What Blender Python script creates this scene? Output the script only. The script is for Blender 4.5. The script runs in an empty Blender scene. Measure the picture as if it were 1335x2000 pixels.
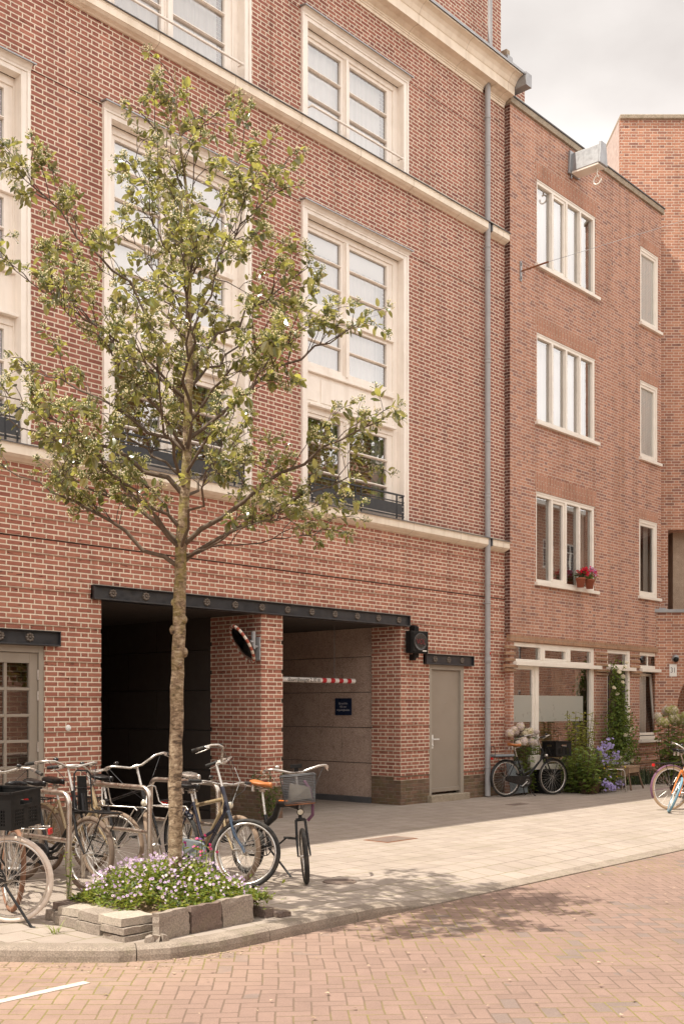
import bpy, math, random
from mathutils import Vector, Matrix
R=math.radians
scene=bpy.context.scene
COL=scene.collection
# ---------------------------------------------------------------- camera, world, sun, exposure
cd=bpy.data.cameras.new('camera'); cam=bpy.data.objects.new('camera',cd); COL.objects.link(cam)
cd.sensor_fit='VERTICAL'; cd.sensor_height=36.0; cd.sensor_width=24.0
cd.lens=38.7; cd.shift_y=0.191; cd.clip_end=3000; cd.clip_start=.05
cam.location=(0,-11.74,1.66); cam.rotation_euler=(R(90),0,R(-48.05))
scene.camera=cam
SUN=Vector((-.44,.155,1)).normalized()            # towards the sun
sl=bpy.data.lights.new('sun','SUN'); sl.energy=4.15; sl.angle=R(.55); sl.color=(1,.93,.82)
so=bpy.data.objects.new('sun',sl); COL.objects.link(so)
so.rotation_euler=SUN.to_track_quat('Z','Y').to_euler()
w=bpy.data.worlds.new('World'); scene.world=w; w.use_nodes=True
wt=w.node_tree; wt.nodes.clear()
wo=wt.nodes.new('ShaderNodeOutputWorld'); wb=wt.nodes.new('ShaderNodeBackground')
sk=wt.nodes.new('ShaderNodeTexSky'); sk.sky_type='NISHITA'; sk.sun_disc=False
sk.sun_elevation=math.asin(SUN.z); sk.sun_rotation=math.atan2(SUN.x,SUN.y)
tc=wt.nodes.new('ShaderNodeTexCoord'); mp=wt.nodes.new('ShaderNodeMapping')
mp.inputs['Scale'].default_value=(1.1,1.1,2.6); mp.inputs['Rotation'].default_value=(0,0,R(40))
wt.links.new(tc.outputs['Generated'],mp.inputs[0])
n1=wt.nodes.new('ShaderNodeTexNoise'); n1.inputs['Scale'].default_value=2.3; n1.inputs['Detail'].default_value=9; n1.inputs['Roughness'].default_value=.52; n1.inputs['Distortion'].default_value=.35
wt.links.new(mp.outputs[0],n1.inputs['Vector'])
cr=wt.nodes.new('ShaderNodeValToRGB'); cr.color_ramp.elements[0].position=.20; cr.color_ramp.elements[1].position=.33
wt.links.new(n1.outputs[0],cr.inputs[0])
n2=wt.nodes.new('ShaderNodeTexNoise'); n2.inputs['Scale'].default_value=1.6; n2.inputs['Detail'].default_value=7; n2.inputs['Roughness'].default_value=.5
mp2=wt.nodes.new('ShaderNodeMapping'); mp2.inputs['Location'].default_value=(3.1,1.7,.4); mp2.inputs['Scale'].default_value=(1.2,1.2,2.2)
wt.links.new(tc.outputs['Generated'],mp2.inputs[0]); wt.links.new(mp2.outputs[0],n2.inputs['Vector'])
cr2=wt.nodes.new('ShaderNodeValToRGB'); cr2.color_ramp.elements[0].position=.36; cr2.color_ramp.elements[1].position=.62
cr2.color_ramp.elements[0].color=(4.7,4.35,4.15,1); cr2.color_ramp.elements[1].color=(8.0,7.55,7.2,1)
wt.links.new(n2.outputs[0],cr2.inputs[0])
mx=wt.nodes.new('ShaderNodeMixRGB'); wt.links.new(cr.outputs[0],mx.inputs[0]); wt.links.new(sk.outputs[0],mx.inputs[1]); wt.links.new(cr2.outputs[0],mx.inputs[2])
# unseen sky behind the camera brightened, added to fill the facade and panes
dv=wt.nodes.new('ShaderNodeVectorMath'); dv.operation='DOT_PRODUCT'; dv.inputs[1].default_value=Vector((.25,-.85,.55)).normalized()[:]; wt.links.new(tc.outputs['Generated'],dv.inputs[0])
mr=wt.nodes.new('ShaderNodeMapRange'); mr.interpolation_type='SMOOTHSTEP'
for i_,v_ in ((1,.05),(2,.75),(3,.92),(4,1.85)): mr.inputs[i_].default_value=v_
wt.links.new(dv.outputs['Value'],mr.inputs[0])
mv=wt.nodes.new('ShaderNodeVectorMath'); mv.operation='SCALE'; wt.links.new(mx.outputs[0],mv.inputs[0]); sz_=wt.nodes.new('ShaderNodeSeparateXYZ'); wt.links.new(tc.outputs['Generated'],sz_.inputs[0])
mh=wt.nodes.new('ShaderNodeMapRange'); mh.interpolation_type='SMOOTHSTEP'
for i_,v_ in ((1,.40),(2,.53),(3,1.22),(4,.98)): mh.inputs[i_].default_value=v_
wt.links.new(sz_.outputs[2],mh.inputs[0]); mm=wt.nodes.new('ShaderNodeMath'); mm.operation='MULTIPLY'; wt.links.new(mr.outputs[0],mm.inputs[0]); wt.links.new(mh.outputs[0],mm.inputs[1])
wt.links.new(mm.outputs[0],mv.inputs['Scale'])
wb.inputs[1].default_value=.1
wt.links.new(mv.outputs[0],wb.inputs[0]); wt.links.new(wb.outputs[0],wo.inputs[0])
vs=scene.view_settings; vs.view_transform='Standard'; vs.look='None'; vs.gamma=1; vs.exposure=.66
try: vs.use_curve_mapping=False
except Exception: pass

# ---------------------------------------------------------------- mesh builder
class MB:
    def __init__(s,M=None): s.v=[];s.f=[];s.mi=[];s.sm=[];s.M=M
    def add(s,vs,fs,mi=0,smooth=False):
        o=len(s.v)
        if s.M is not None: vs=[s.M@Vector(p) for p in vs]
        s.v.extend([tuple(p) for p in vs]); s.f.extend([tuple(i+o for i in f) for f in fs])
        s.mi.extend([mi]*len(fs)); s.sm.extend([smooth]*len(fs))
    def quad(s,a,b,c,d,mi=0): s.add([a,b,c,d],[(0,1,2,3)],mi)
    def box(s,x0,x1,y0,y1,z0,z1,mi=0):
        s.add([(x0,y0,z0),(x1,y0,z0),(x1,y1,z0),(x0,y1,z0),(x0,y0,z1),(x1,y0,z1),(x1,y1,z1),(x0,y1,z1)],
              [(0,3,2,1),(4,5,6,7),(0,1,5,4),(1,2,6,5),(2,3,7,6),(3,0,4,7)],mi)
    def obox(s,c,size,rot=None,mi=0,jit=0):
        hx,hy,hz=[q/2 for q in size]; rot=rot or Matrix.Identity(3); c=Vector(c)
        pts=[]
        for x,y,z in [(-1,-1,-1),(1,-1,-1),(1,1,-1),(-1,1,-1),(-1,-1,1),(1,-1,1),(1,1,1),(-1,1,1)]:
            j=lambda:random.uniform(-jit,jit)
            pts.append(c+rot@Vector((x*hx+j(),y*hy+j(),z*hz+j())))
        s.add(pts,[(0,3,2,1),(4,5,6,7),(0,1,5,4),(1,2,6,5),(2,3,7,6),(3,0,4,7)],mi)
    def tube(s,pts,r,n=8,closed=False,mi=0,caps=True):
        pts=[Vector(p) for p in pts]; m=len(pts); rr=r if isinstance(r,(list,tuple)) else [r]*m
        tg=[]
        for i in range(m):
            a=pts[(i-1)%m] if (closed or i>0) else pts[i]; b=pts[(i+1)%m] if (closed or i<m-1) else pts[i]
            t=b-a
            if t.length<1e-9: t=Vector((0,0,1))
            tg.append(t.normalized())
        up=Vector((0,0,1)) if abs(tg[0].z)<.9 else Vector((1,0,0))
        nn=(up-tg[0]*up.dot(tg[0])).normalized(); vs=[]
        for i in range(m):
            nn=nn-tg[i]*nn.dot(tg[i])
            nn=nn.normalized() if nn.length>1e-6 else tg[i].orthogonal().normalized()
            bb=tg[i].cross(nn)
            for k in range(n):
                a=2*math.pi*k/n; vs.append(pts[i]+(nn*math.cos(a)+bb*math.sin(a))*rr[i])
        fs=[]
        for i in range(m if closed else m-1):
            j=(i+1)%m
            for k in range(n):
                k2=(k+1)%n; fs.append((i*n+k,i*n+k2,j*n+k2,j*n+k))
        s.add(vs,fs,mi,n>4)
        if caps and not closed:
            s.add(vs[:n],[tuple(range(n-1,-1,-1))],mi); s.add(vs[-n:],[tuple(range(n))],mi)
    def lathe(s,prof,M=None,n=24,mi=0,a0=0,a1=2*math.pi,smooth=True):
        M=M or Matrix.Identity(4); full=abs(a1-a0-2*math.pi)<1e-6; k=n if full else n+1; vs=[]
        for i in range(k):
            a=a0+(a1-a0)*i/n
            for r,z in prof: vs.append(M@Vector((r*math.cos(a),r*math.sin(a),z)))
        p=len(prof); fs=[]
        for i in range(n):
            j=(i+1)%k
            for q in range(p-1): fs.append((i*p+q,j*p+q,j*p+q+1,i*p+q+1))
        s.add(vs,fs,mi,smooth)
    def sphere(s,c,r,nu=10,nv=6,sc=(1,1,1),mi=0):
        prof=[(max(1e-5,math.sin(math.pi*i/nv))*r,-math.cos(math.pi*i/nv)*r) for i in range(nv+1)]
        s.lathe(prof,Matrix.Translation(c)@Matrix.Diagonal((*sc,1)),nu,mi)
    def prism(s,poly,fr,d0,d1,mi=0):
        # poly: list of (a,b); fr(a,b,d)->point; closed solid, poly CCW when seen from +d side
        n=len(poly); vs=[fr(a,b,d0) for a,b in poly]+[fr(a,b,d1) for a,b in poly]
        fs=[tuple(range(n-1,-1,-1)),tuple(range(n,2*n))]+[(i,(i+1)%n,n+(i+1)%n,n+i) for i in range(n)]
        s.add(vs,fs,mi)
    def sweep(s,prof,x0,x1,mi=0,caps=True):
        # profile (y,z) run along X
        n=len(prof); vs=[(x0,y,z) for y,z in prof]+[(x1,y,z) for y,z in prof]
        fs=[(i,(i+1)%n,n+(i+1)%n,n+i) for i in range(n)]
        if caps: fs+= [tuple(range(n-1,-1,-1)),tuple(range(n,2*n))]
        s.add(vs,fs,mi)
    def build(s,name,mats,parent=None,bevel=0,world=False,smooth_all=False,fixn=True):
        me=bpy.data.meshes.new(name); vs=s.v
        if world and parent is not None:
            q=parent
            while q.parent is not None: q=q.parent
            L=q.location; vs=[(a-L.x,b-L.y,c-L.z) for a,b,c in vs]
        me.from_pydata(vs,[],s.f); 
        for m in (mats if isinstance(mats,(list,tuple)) else [mats]): me.materials.append(m)
        me.polygons.foreach_set('material_index',s.mi)
        me.polygons.foreach_set('use_smooth',[True]*len(s.f) if smooth_all else s.sm)
        me.update()
        uv=me.uv_layers.new(name='UVMap'); dat=[0.0]*(2*len(me.loops)); V=me.vertices; off=Vector((0,0,0))
        if world and parent is not None: off=L
        for p in me.polygons:
            nz=p.normal
            if abs(nz.z)>.75:
                for li in p.loop_indices:
                    c=V[me.loops[li].vertex_index].co; dat[2*li]=c.x+off.x; dat[2*li+1]=c.y+off.y
            else:
                l=math.hypot(nz.x,nz.y) or 1; tx,ty=-nz.y/l,nz.x/l
                for li in p.loop_indices:
                    c=V[me.loops[li].vertex_index].co; dat[2*li]=(c.x+off.x)*tx+(c.y+off.y)*ty; dat[2*li+1]=c.z+off.z
        uv.data.foreach_set('uv',dat)
        o=bpy.data.objects.new(name,me); COL.objects.link(o)
        if parent is not None: o.parent=parent
        if bevel:
            b=o.modifiers.new('bevel','BEVEL'); b.width=bevel; b.segments=2; b.limit_method='ANGLE'; b.angle_limit=R(40)
        return o
def tag(o,label,cat,group=None,kind=None):
    if label: o['label']=label
    if cat: o['category']=cat
    if group: o['group']=group
    if kind: o['kind']=kind
    return o
def empty(name,loc,label,cat,rz=0,group=None):
    o=bpy.data.objects.new(name,None); COL.objects.link(o); o.empty_display_size=.2
    o.location=loc; o.rotation_euler=(0,0,rz); tag(o,label,cat,group); return o
def structure(o): o['kind']='structure'; return o
def text_mesh(name,body,size,mat,parent,M,extrude=.0015,align='CENTER',sx=1):
    cu=bpy.data.curves.new('t','FONT'); cu.body=body; cu.size=size; cu.extrude=extrude; cu.align_x=align; cu.align_y='CENTER'; cu.space_line=1.15
    to=bpy.data.objects.new('t',cu); COL.objects.link(to)
    dg=bpy.context.evaluated_depsgraph_get(); dg.update()
    me=bpy.data.meshes.new_from_object(to.evaluated_get(dg)); bpy.data.objects.remove(to)
    me.transform(M@Matrix.Diagonal((sx,1,1,1))); me.materials.clear(); me.materials.append(mat); me.name=name
    o=bpy.data.objects.new(name,me); COL.objects.link(o)
    if parent is not None: o.parent=parent
    return o

# ---------------------------------------------------------------- materials
class NT:
    def __init__(s,name):
        s.mat=bpy.data.materials.new(name); s.mat.use_nodes=True; s.t=s.mat.node_tree; s.t.nodes.clear()
        s.out=s.t.nodes.new('ShaderNodeOutputMaterial')
    def n(s,t,**k):
        x=s.t.nodes.new('ShaderNode'+t)
        for a,b in k.items(): setattr(x,a,b)
        return x
    def put(s,sock,v):
        if v is None: return
        if isinstance(v,bpy.types.NodeSocket): s.t.links.new(v,sock)
        elif isinstance(v,(tuple,list)) and len(v)==3 and sock.type=='RGBA': sock.default_value=(*v,1)
        else: sock.default_value=v
    def m(s,op,a,b=None,c=None,clamp=False):
        x=s.n('Math',operation=op,use_clamp=clamp)
        for i,v in enumerate((a,b,c)): s.put(x.inputs[i],v)
        return x.outputs[0]
    def mix(s,f,a,b,bt='MIX'):
        x=s.n('MixRGB',blend_type=bt); s.put(x.inputs[0],f); s.put(x.inputs[1],a); s.put(x.inputs[2],b); return x.outputs[0]
    def ramp(s,f,els,interp='LINEAR'):
        x=s.n('ValToRGB'); e=x.color_ramp.elements; x.color_ramp.interpolation=interp
        while len(e)<len(els): e.new(.5)
        for q,(p,c) in zip(e,els): q.position=p; q.color=(*c,1) if len(c)==3 else c
        s.put(x.inputs[0],f); return x.outputs[0]
    def noise(s,vec,scale,detail=3,rough=.5,dist=0):
        x=s.n('TexNoise'); s.put(x.inputs['Vector'],vec); x.inputs['Scale'].default_value=scale; x.inputs['Detail'].default_value=detail; x.inputs['Roughness'].default_value=rough; x.inputs['Distortion'].default_value=dist
        return x.outputs[0]
    def map(s,v,a,b,c,d,clamp=True,smooth=False):
        x=s.n('MapRange',clamp=clamp)
        if smooth: x.interpolation_type='SMOOTHSTEP'
        for i,q in enumerate((v,a,b,c,d)): s.put(x.inputs[i],q)
        return x.outputs[0]
    def vec(s,x,y,z=0):
        c=s.n('CombineXYZ'); s.put(c.inputs[0],x); s.put(c.inputs[1],y); s.put(c.inputs[2],z); return c.outputs[0]
    def sep(s,v):
        c=s.n('SeparateXYZ'); s.put(c.inputs[0],v); return c.outputs
    def white(s,v):
        c=s.n('TexWhiteNoise',noise_dimensions='3D'); s.put(c.inputs['Vector'],v); return c.outputs['Value']
    def uv(s): return s.n('TexCoord').outputs['UV']
    def obj(s): return s.n('TexCoord').outputs['Object']
    def pos(s): return s.n('NewGeometry').outputs['Position']
    def bump(s,h,strength=.5,dist=.01):
        b=s.n('Bump'); b.inputs['Strength'].default_value=strength; b.inputs['Distance'].default_value=dist; s.put(b.inputs['Height'],h); return b.outputs[0]
    def pbr(s,col,rough=.6,metal=0,normal=None,spec=None,coat=None,trans=None):
        p=s.n('BsdfPrincipled'); s.put(p.inputs['Base Color'],col); s.put(p.inputs['Roughness'],rough); s.put(p.inputs['Metallic'],metal)
        if normal is not None: s.put(p.inputs['Normal'],normal)
        if spec is not None: s.put(p.inputs['Specular IOR Level'],spec)
        if coat is not None: s.put(p.inputs['Coat Weight'],coat)
        s.t.links.new(p.outputs[0],s.out.inputs[0]); s.p=p; return s.mat
def brick_mat(name,cols,mortar,course=.0625,S=.22,H=.11,joint=.011,v0=0,crease=.5,bumpd=.006,moss=None,seed=0,vert=False,spread=1,rough=.85,stain=.25,joint2=None):
    q=NT(name); uv=q.sep(q.uv()); u,v=(uv[1],uv[0]) if vert else (uv[0],uv[1])
    wob=q.noise(q.uv(),9,2); wob2=q.noise(q.uv(),60,2)
    P=S+H
    vv=q.m('DIVIDE',q.m('SUBTRACT',v,v0),course); row=q.m('FLOOR',vv); fv=q.m('MULTIPLY',q.m('FRACT',vv),course)
    jr=q.m('MULTIPLY',q.white(q.vec(row,seed,3)),.012)
    uu=q.m('ADD',q.m('ADD',u,jr),q.m('MULTIPLY',q.m('FLOORED_MODULO',row,2),P/2))
    ud=q.m('DIVIDE',uu,P); cell=q.m('FLOOR',ud); fu=q.m('MULTIPLY',q.m('FRACT',ud),P)
    isH=q.m('GREATER_THAN',fu,S); lu=q.m('SUBTRACT',fu,q.m('MULTIPLY',isH,S)); wd=q.m('SUBTRACT',S,q.m('MULTIPLY',isH,S-H))
    du=q.m('MINIMUM',lu,q.m('SUBTRACT',wd,lu)); dv=q.m('MINIMUM',fv,q.m('SUBTRACT',course,fv))
    d=q.m('ADD',q.m('MINIMUM',du,dv),q.m('MULTIPLY',q.m('SUBTRACT',wob2,.5),.004))
    j2=joint/2
    mask=q.map(d,j2*.75,j2*1.25+.0008,0,1)
    rnd=q.white(q.vec(q.m('ADD',cell,q.m('MULTIPLY',isH,.37)),row,seed)); rnd2=q.white(q.vec(q.m('ADD',cell,q.m('MULTIPLY',isH,.37)),row,seed+7.3))
    n=len(cols); base=q.ramp(rnd,[(i/(n-1) if n>1 else 0,c) for i,c in enumerate(cols)])
    fine=q.noise(q.uv(),140,3,.6); base=q.mix(.5,base,q.ramp(fine,[(.3,(.62,.6,.58)),(.7,(1.15,1.15,1.15))]),'MULTIPLY')
    # folded, torn faces of hand-moulded bricks: dark creases
    if crease:
        cv=q.vec(q.m('ADD',q.m('MULTIPLY',u,9),q.m('MULTIPLY',rnd2,40)),q.m('ADD',q.m('MULTIPLY',v,42),q.m('MULTIPLY',rnd,17)),0)
        cn=q.noise(cv,1,2,.5,.6); ck=q.m('MULTIPLY',q.map(cn,.60,.68,0,1),q.map(rnd2,.45,.75,0,1))
        base=q.mix(q.m('MULTIPLY',ck,crease),base,(.05,.022,.016))
    if moss: base=q.mix(q.m('MULTIPLY',q.map(q.noise(q.uv(),5,4,.6),.42,.6,0,1),moss[1]),base,moss[0])
    big=q.noise(q.uv(),1.1,4,.6)
    mcol=q.mix(q.map(q.noise(q.uv(),25,3),.35,.7,0,.5),mortar,tuple(c*.72 for c in mortar))
    if moss: mcol=q.mix(q.m('MULTIPLY',q.map(wob,.35,.6,0,1),moss[1]),mcol,tuple(c*.7 for c in moss[0]))
    col=q.mix(mask,mcol,base); col=q.mix(stain,col,q.ramp(big,[(.3,(.72,.70,.68)),(.65,(1.12,1.1,1.08))]),'MULTIPLY')
    # rain streaks and soot carried down the wall
    st=q.noise(q.vec(q.m('MULTIPLY',uv[0],2.6),q.m('MULTIPLY',uv[1],.22),seed),1,5,.65); col=q.mix(.75,col,q.ramp(st,[(.32,(.74,.72,.70)),(.5,(1,1,1)),(.72,(1.10,1.09,1.08))]),'MULTIPLY')
    h=q.m('ADD',q.m('MULTIPLY',mask,1.0),q.m('ADD',q.m('MULTIPLY',fine,.28),q.m('MULTIPLY',rnd2,.25)))
    if crease: h=q.m('SUBTRACT',h,q.m('MULTIPLY',ck,.5))
    return q.pbr(col,rough,0,q.bump(h,.8,bumpd),spec=.25)
def plain(name,col,rough=.5,metal=0,var=.12,scale=18,bump=0,spec=None,coat=None,dirt=None,streak=0,seams=0):
    q=NT(name); co=q.obj(); n=q.noise(co,scale,4,.6)
    c=q.mix(1,col,q.ramp(n,[(.25,(1-var,)*3),(.75,(1+var*.6,)*3)]),'MULTIPLY')
    if dirt: c=q.mix(q.map(q.noise(co,dirt[2] if len(dirt)>2 else 7,5,.65),.48,.72,0,dirt[1]),c,dirt[0])
    if streak:
        p=q.sep(co); sn_=q.noise(q.vec(q.m('MULTIPLY',p[0],7),q.m('MULTIPLY',p[1],7),q.m('MULTIPLY',p[2],.5)),1,4,.65); c=q.mix(.45,c,q.ramp(sn_,[(.34,(.80,.76,.71)),(.52,(1,1,1))]),'MULTIPLY')
    if seams:
        p=q.sep(co); sj=q.m('MULTIPLY',q.m('FRACT',q.m('DIVIDE',p[0],seams)),seams); c=q.mix(q.m('LESS_THAN',sj,.006),c,(.33,.25,.17))
    r=q.map(q.noise(co,scale*2,3),.3,.7,max(.04,rough-.1),min(1,rough+.1))
    return q.pbr(c,r,metal,q.bump(n,.4,bump) if bump else None,spec=spec,coat=coat)
def glass_mat(name,refl=.12,tint=(.82,.86,.86),wav=.0):
    q=NT(name); tr=q.n('BsdfTransparent'); tr.inputs[0].default_value=(*tint,1); gl=q.n('BsdfGlossy'); gl.inputs['Roughness'].default_value=.0; gl.inputs[0].default_value=(1,1,1,1)
    if wav: q.put(gl.inputs['Normal'],q.bump(q.noise(q.obj(),2.2,2),.15,wav))
    fr=q.n('Fresnel'); fr.inputs[0].default_value=1.52
    f=q.m('ADD',q.m('MULTIPLY',fr.outputs[0],1.6),refl,clamp=True); ms=q.n('MixShader'); q.put(ms.inputs[0],f)
    q.t.links.new(tr.outputs[0],ms.inputs[1]); q.t.links.new(gl.outputs[0],ms.inputs[2]); q.t.links.new(ms.outputs[0],q.out.inputs[0]); return q.mat
def leaf_mat(name,top,back,trans,rough=.4,tw=.35,var=.35):
    q=NT(name); g=q.n('NewGeometry'); oi=q.noise(q.obj(),6,2); rn=g.outputs['Random Per Island']
    v=q.ramp(rn,[(0,(1-var,1-var,1-var)),(1,(1+var,1+var*.9,1+var*.5))])
    c=q.mix(g.outputs['Backfacing'],q.mix(1,top,v,'MULTIPLY'),q.mix(1,back,v,'MULTIPLY'))
    p=q.n('BsdfPrincipled'); q.put(p.inputs['Base Color'],c); p.inputs['Roughness'].default_value=rough; p.inputs['Specular IOR Level'].default_value=.4
    t=q.n('BsdfTranslucent'); q.put(t.inputs[0],q.mix(1,trans,v,'MULTIPLY')); ms=q.n('MixShader'); ms.inputs[0].default_value=tw
    q.t.links.new(p.outputs[0],ms.inputs[1]); q.t.links.new(t.outputs[0],ms.inputs[2]); q.t.links.new(ms.outputs[0],q.out.inputs[0]); return q.mat
BC=[(.265,.102,.074),(.34,.135,.098),(.39,.162,.116),(.31,.12,.088),(.43,.185,.132),(.285,.108,.08),(.35,.14,.105),(.24,.098,.08)]
M={}
M['brick']=brick_mat('wall_brick',BC,(.80,.68,.545),joint=.0155,v0=.92,crease=.55,bumpd=.007)
M['brick_gf']=brick_mat('lower_wall_brick',[(.32,.122,.085),(.39,.158,.11),(.44,.185,.126),(.355,.138,.098),(.47,.205,.14),(.295,.11,.08)],(.80,.68,.535),joint=.0155,v0=.92,crease=.7,bumpd=.008,seed=3)
M['plinth']=brick_mat('plinth_brick',[(.13,.085,.065),(.20,.12,.085),(.25,.155,.11),(.17,.11,.085)],(.28,.22,.17),joint=.011,v0=.92,crease=.4,moss=((.12,.11,.045),.5),seed=5,stain=.5)
M['orange']=brick_mat('orange_brick',[(.32,.155,.112),(.45,.22,.15),(.53,.275,.185),(.41,.20,.138),(.49,.245,.16),(.28,.15,.125),(.47,.23,.16)],(.68,.57,.48),course=.0605,S=.215,H=.105,joint=.0105,v0=.01,crease=.35,bumpd=.004,seed=9)
M['dark_edge']=brick_mat('dark_edge_brick',[(.09,.04,.032),(.13,.055,.042),(.17,.07,.05)],(.52,.42,.36),course=.0605,S=.215,H=.105,joint=.0115,v0=.01,crease=.3,seed=11)
M['third']=brick_mat('corner_brick',[(.38,.175,.115),(.47,.225,.145),(.54,.275,.18),(.42,.195,.13),(.50,.24,.155),(.27,.135,.105),(.45,.21,.14)],(.68,.57,.47),course=.066,S=.225,H=.112,joint=.0115,v0=.03,crease=.45,seed=13)
M['soldier']=brick_mat('soldier_brick',[(.40,.185,.12),(.46,.215,.14),(.50,.24,.155),(.42,.195,.125)],(.55,.45,.37),course=.0605,S=.215,H=.105,joint=.011,crease=.3,seed=15,vert=True)
M['tan_soldier']=brick_mat('tan_soldier_brick',[(.36,.20,.12),(.42,.25,.15),(.46,.27,.17),(.38,.22,.14)],(.40,.31,.23),course=.0605,S=.13,H=.12,joint=.009,crease=.3,seed=17,vert=True,stain=.5)
M['tan_brick']=brick_mat('tan_brick',[(.34,.19,.115),(.40,.235,.14),(.44,.26,.16)],(.42,.33,.25),course=.0605,S=.215,H=.105,joint=.009,v0=.01,seed=19,stain=.5)
M['cream']=plain('cream_paint',(.89,.825,.745),.42,var=.04,scale=5,dirt=((.6,.52,.43),.2,3),streak=1)
M['cream2']=plain('cream_stone_paint',(.87,.775,.64),.6,var=.06,scale=4,dirt=((.52,.40,.27),.3,2.5),streak=1,seams=1.36)
M['ivory']=plain('ivory_paint',(.84,.785,.70),.4,var=.05,scale=5,dirt=((.55,.48,.4),.2,3))
M['zinc']=plain('zinc',(.36,.365,.375),.5,.55,var=.18,scale=5,dirt=((.22,.22,.23),.5,4))
M['pipe']=plain('grey_pipe',(.37,.37,.375),.55,0,var=.12,scale=4,dirt=((.24,.23,.22),.35,5))
M['lead']=plain('dark_lead',(.12,.12,.125),.6,.2,var=.2,scale=6)
M['steel_black']=plain('black_steel',(.022,.023,.028),.42,0,var=.3,scale=8,spec=.6,dirt=((.08,.07,.06),.35,5))
M['black']=plain('black_paint',(.009,.009,.010),.32,0,var=.2,scale=9,spec=.4,dirt=((.06,.05,.04),.25,9))
M['rubber']=plain('black_rubber',(.022,.021,.02),.75,0,var=.3,scale=20,dirt=((.16,.13,.10),.4,12))
M['plastic']=plain('black_plastic',(.010,.010,.010),.55,0,var=.2,scale=9,spec=.25,dirt=((.05,.042,.035),.3,8))
M['tan_rubber']=plain('tan_rubber',(.255,.18,.125),.8,0,var=.25,scale=15,dirt=((.14,.10,.07),.5,9))
M['dust_rubber']=plain('dusty_rubber',(.15,.105,.075),.8,0,var=.3,scale=15,dirt=((.25,.18,.125),.5,9))
M['white_rubber']=plain('cream_rubber',(.74,.65,.57),.75,0,var=.12,scale=12,dirt=((.44,.34,.26),.5,8))
M['cream_tyre']=plain('cream_tyre',(.58,.43,.29),.75,0,var=.12,scale=12,dirt=((.36,.26,.17),.4,8))
M['rust_rubber']=plain('rusty_tyre',(.27,.14,.085),.85,0,var=.3,scale=14)
M['alu']=plain('aluminium',(.62,.59,.55),.32,.85,var=.15,scale=14,dirt=((.22,.15,.10),.4,12))
M['steel']=plain('stainless_steel',(.62,.57,.51),.34,1,var=.08,scale=9,dirt=((.42,.30,.21),.35,4))
M['rust']=plain('rusty_steel',(.25,.10,.045),.8,.2,var=.3,scale=25)
M['navy']=plain('navy_paint',(.012,.014,.03),.3,0,var=.2,scale=9,spec=.6,dirt=((.12,.10,.08),.3,9))
M['blue']=plain('blue_paint',(.075,.12,.19),.3,0,var=.2,scale=9,dirt=((.22,.18,.14),.35,12))
M['gold']=plain('champagne_paint',(.42,.32,.19),.32,.3,var=.15,scale=9)
M['orange_paint']=plain('orange_paint',(.72,.20,.035),.32,0,var=.1,scale=9,coat=.3)
M['grey_paint']=plain('grey_blue_paint',(.23,.26,.28),.4,.1,var=.15,scale=9)
M['blue_rubber']=plain('blue_rubber',(.15,.28,.36),.7,0,var=.2,scale=12)
M['brown_leather']=plain('brown_leather',(.46,.16,.045),.42,0,var=.3,scale=20,dirt=((.2,.07,.03),.4,10))
M['red']=plain('red_plastic',(.55,.02,.02),.25,0,var=.05,spec=.6)
M['pink']=plain('magenta_paint',(.62,.03,.14),.35,0,var=.1)
M['purple']=plain('purple_sleeve',(.16,.07,.12),.75,0,var=.3,scale=30)
M['white']=plain('white_paint',(.82,.80,.76),.45,0,var=.06,scale=8,dirt=((.55,.5,.42),.3,6))
M['lens']=plain('lamp_lens',(.75,.70,.55),.15,0,var=.1,spec=.8)
M['taupe']=plain('taupe_paint',(.31,.265,.215),.38,0,var=.06,scale=3,dirt=((.24,.20,.155),.3,2))
M['taupe2']=plain('taupe_frame_paint',(.36,.315,.26),.4,0,var=.06,scale=4,dirt=((.26,.22,.17),.3,3))
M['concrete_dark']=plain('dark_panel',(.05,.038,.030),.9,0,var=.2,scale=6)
def concrete_panel():
    q=NT('brown_concrete'); co=q.obj(); n=q.noise(co,2.5,5,.65); f=q.noise(co,70,3,.7); b=q.noise(co,14,4,.6)
    c=q.ramp(n,[(.3,(.36,.25,.195)),(.7,(.50,.365,.29))]); c=q.mix(q.map(f,.5,.62,0,.7),c,(.66,.53,.44)); c=q.mix(q.map(f,.46,.36,0,.6),c,(.20,.135,.10)); c=q.mix(q.map(b,.60,.68,0,.5),c,(.17,.12,.09))
    return q.pbr(c,.85,0,q.bump(q.m('ADD',f,b),.5,.004))
M['panel']=concrete_panel()
def conc(name,a,b,pit=.5,gr=60,bump=.004,moss=0):
    q=NT(name); co=q.obj(); n=q.noise(co,6,5,.65); f=q.noise(co,gr,3,.7)
    c=q.ramp(n,[(.3,a),(.7,b)]); c=q.mix(q.map(f,.50,.7,0,pit),c,tuple(x*1.5 for x in b)); c=q.mix(q.map(f,.5,.32,0,pit),c,tuple(x*.45 for x in a))
    if moss: c=q.mix(q.map(q.noise(co,4,5,.7),.52,.66,0,moss),c,(.13,.13,.05))
    return q.pbr(c,.9,0,q.bump(q.m('ADD',q.m('MULTIPLY',f,.7),q.m('MULTIPLY',n,.5)),.7,bump))
M['kerb']=conc('kerb_concrete',(.20,.16,.125),(.31,.255,.205),.5,90,.004,.25)
M['slab']=conc('grey_slab',(.22,.18,.145),(.34,.285,.235),.5,80,.004,.2)
M['slab_dark']=conc('brown_slab',(.13,.095,.08),(.20,.145,.115),.5,80,.004,.2)
M['slab_pale']=conc('pale_slab',(.34,.29,.235),(.45,.39,.32),.4,80,.004,.1)
M['stone']=conc('lichen_stone',(.26,.21,.15),(.40,.33,.25),.4,40,.006,.3)
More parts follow.
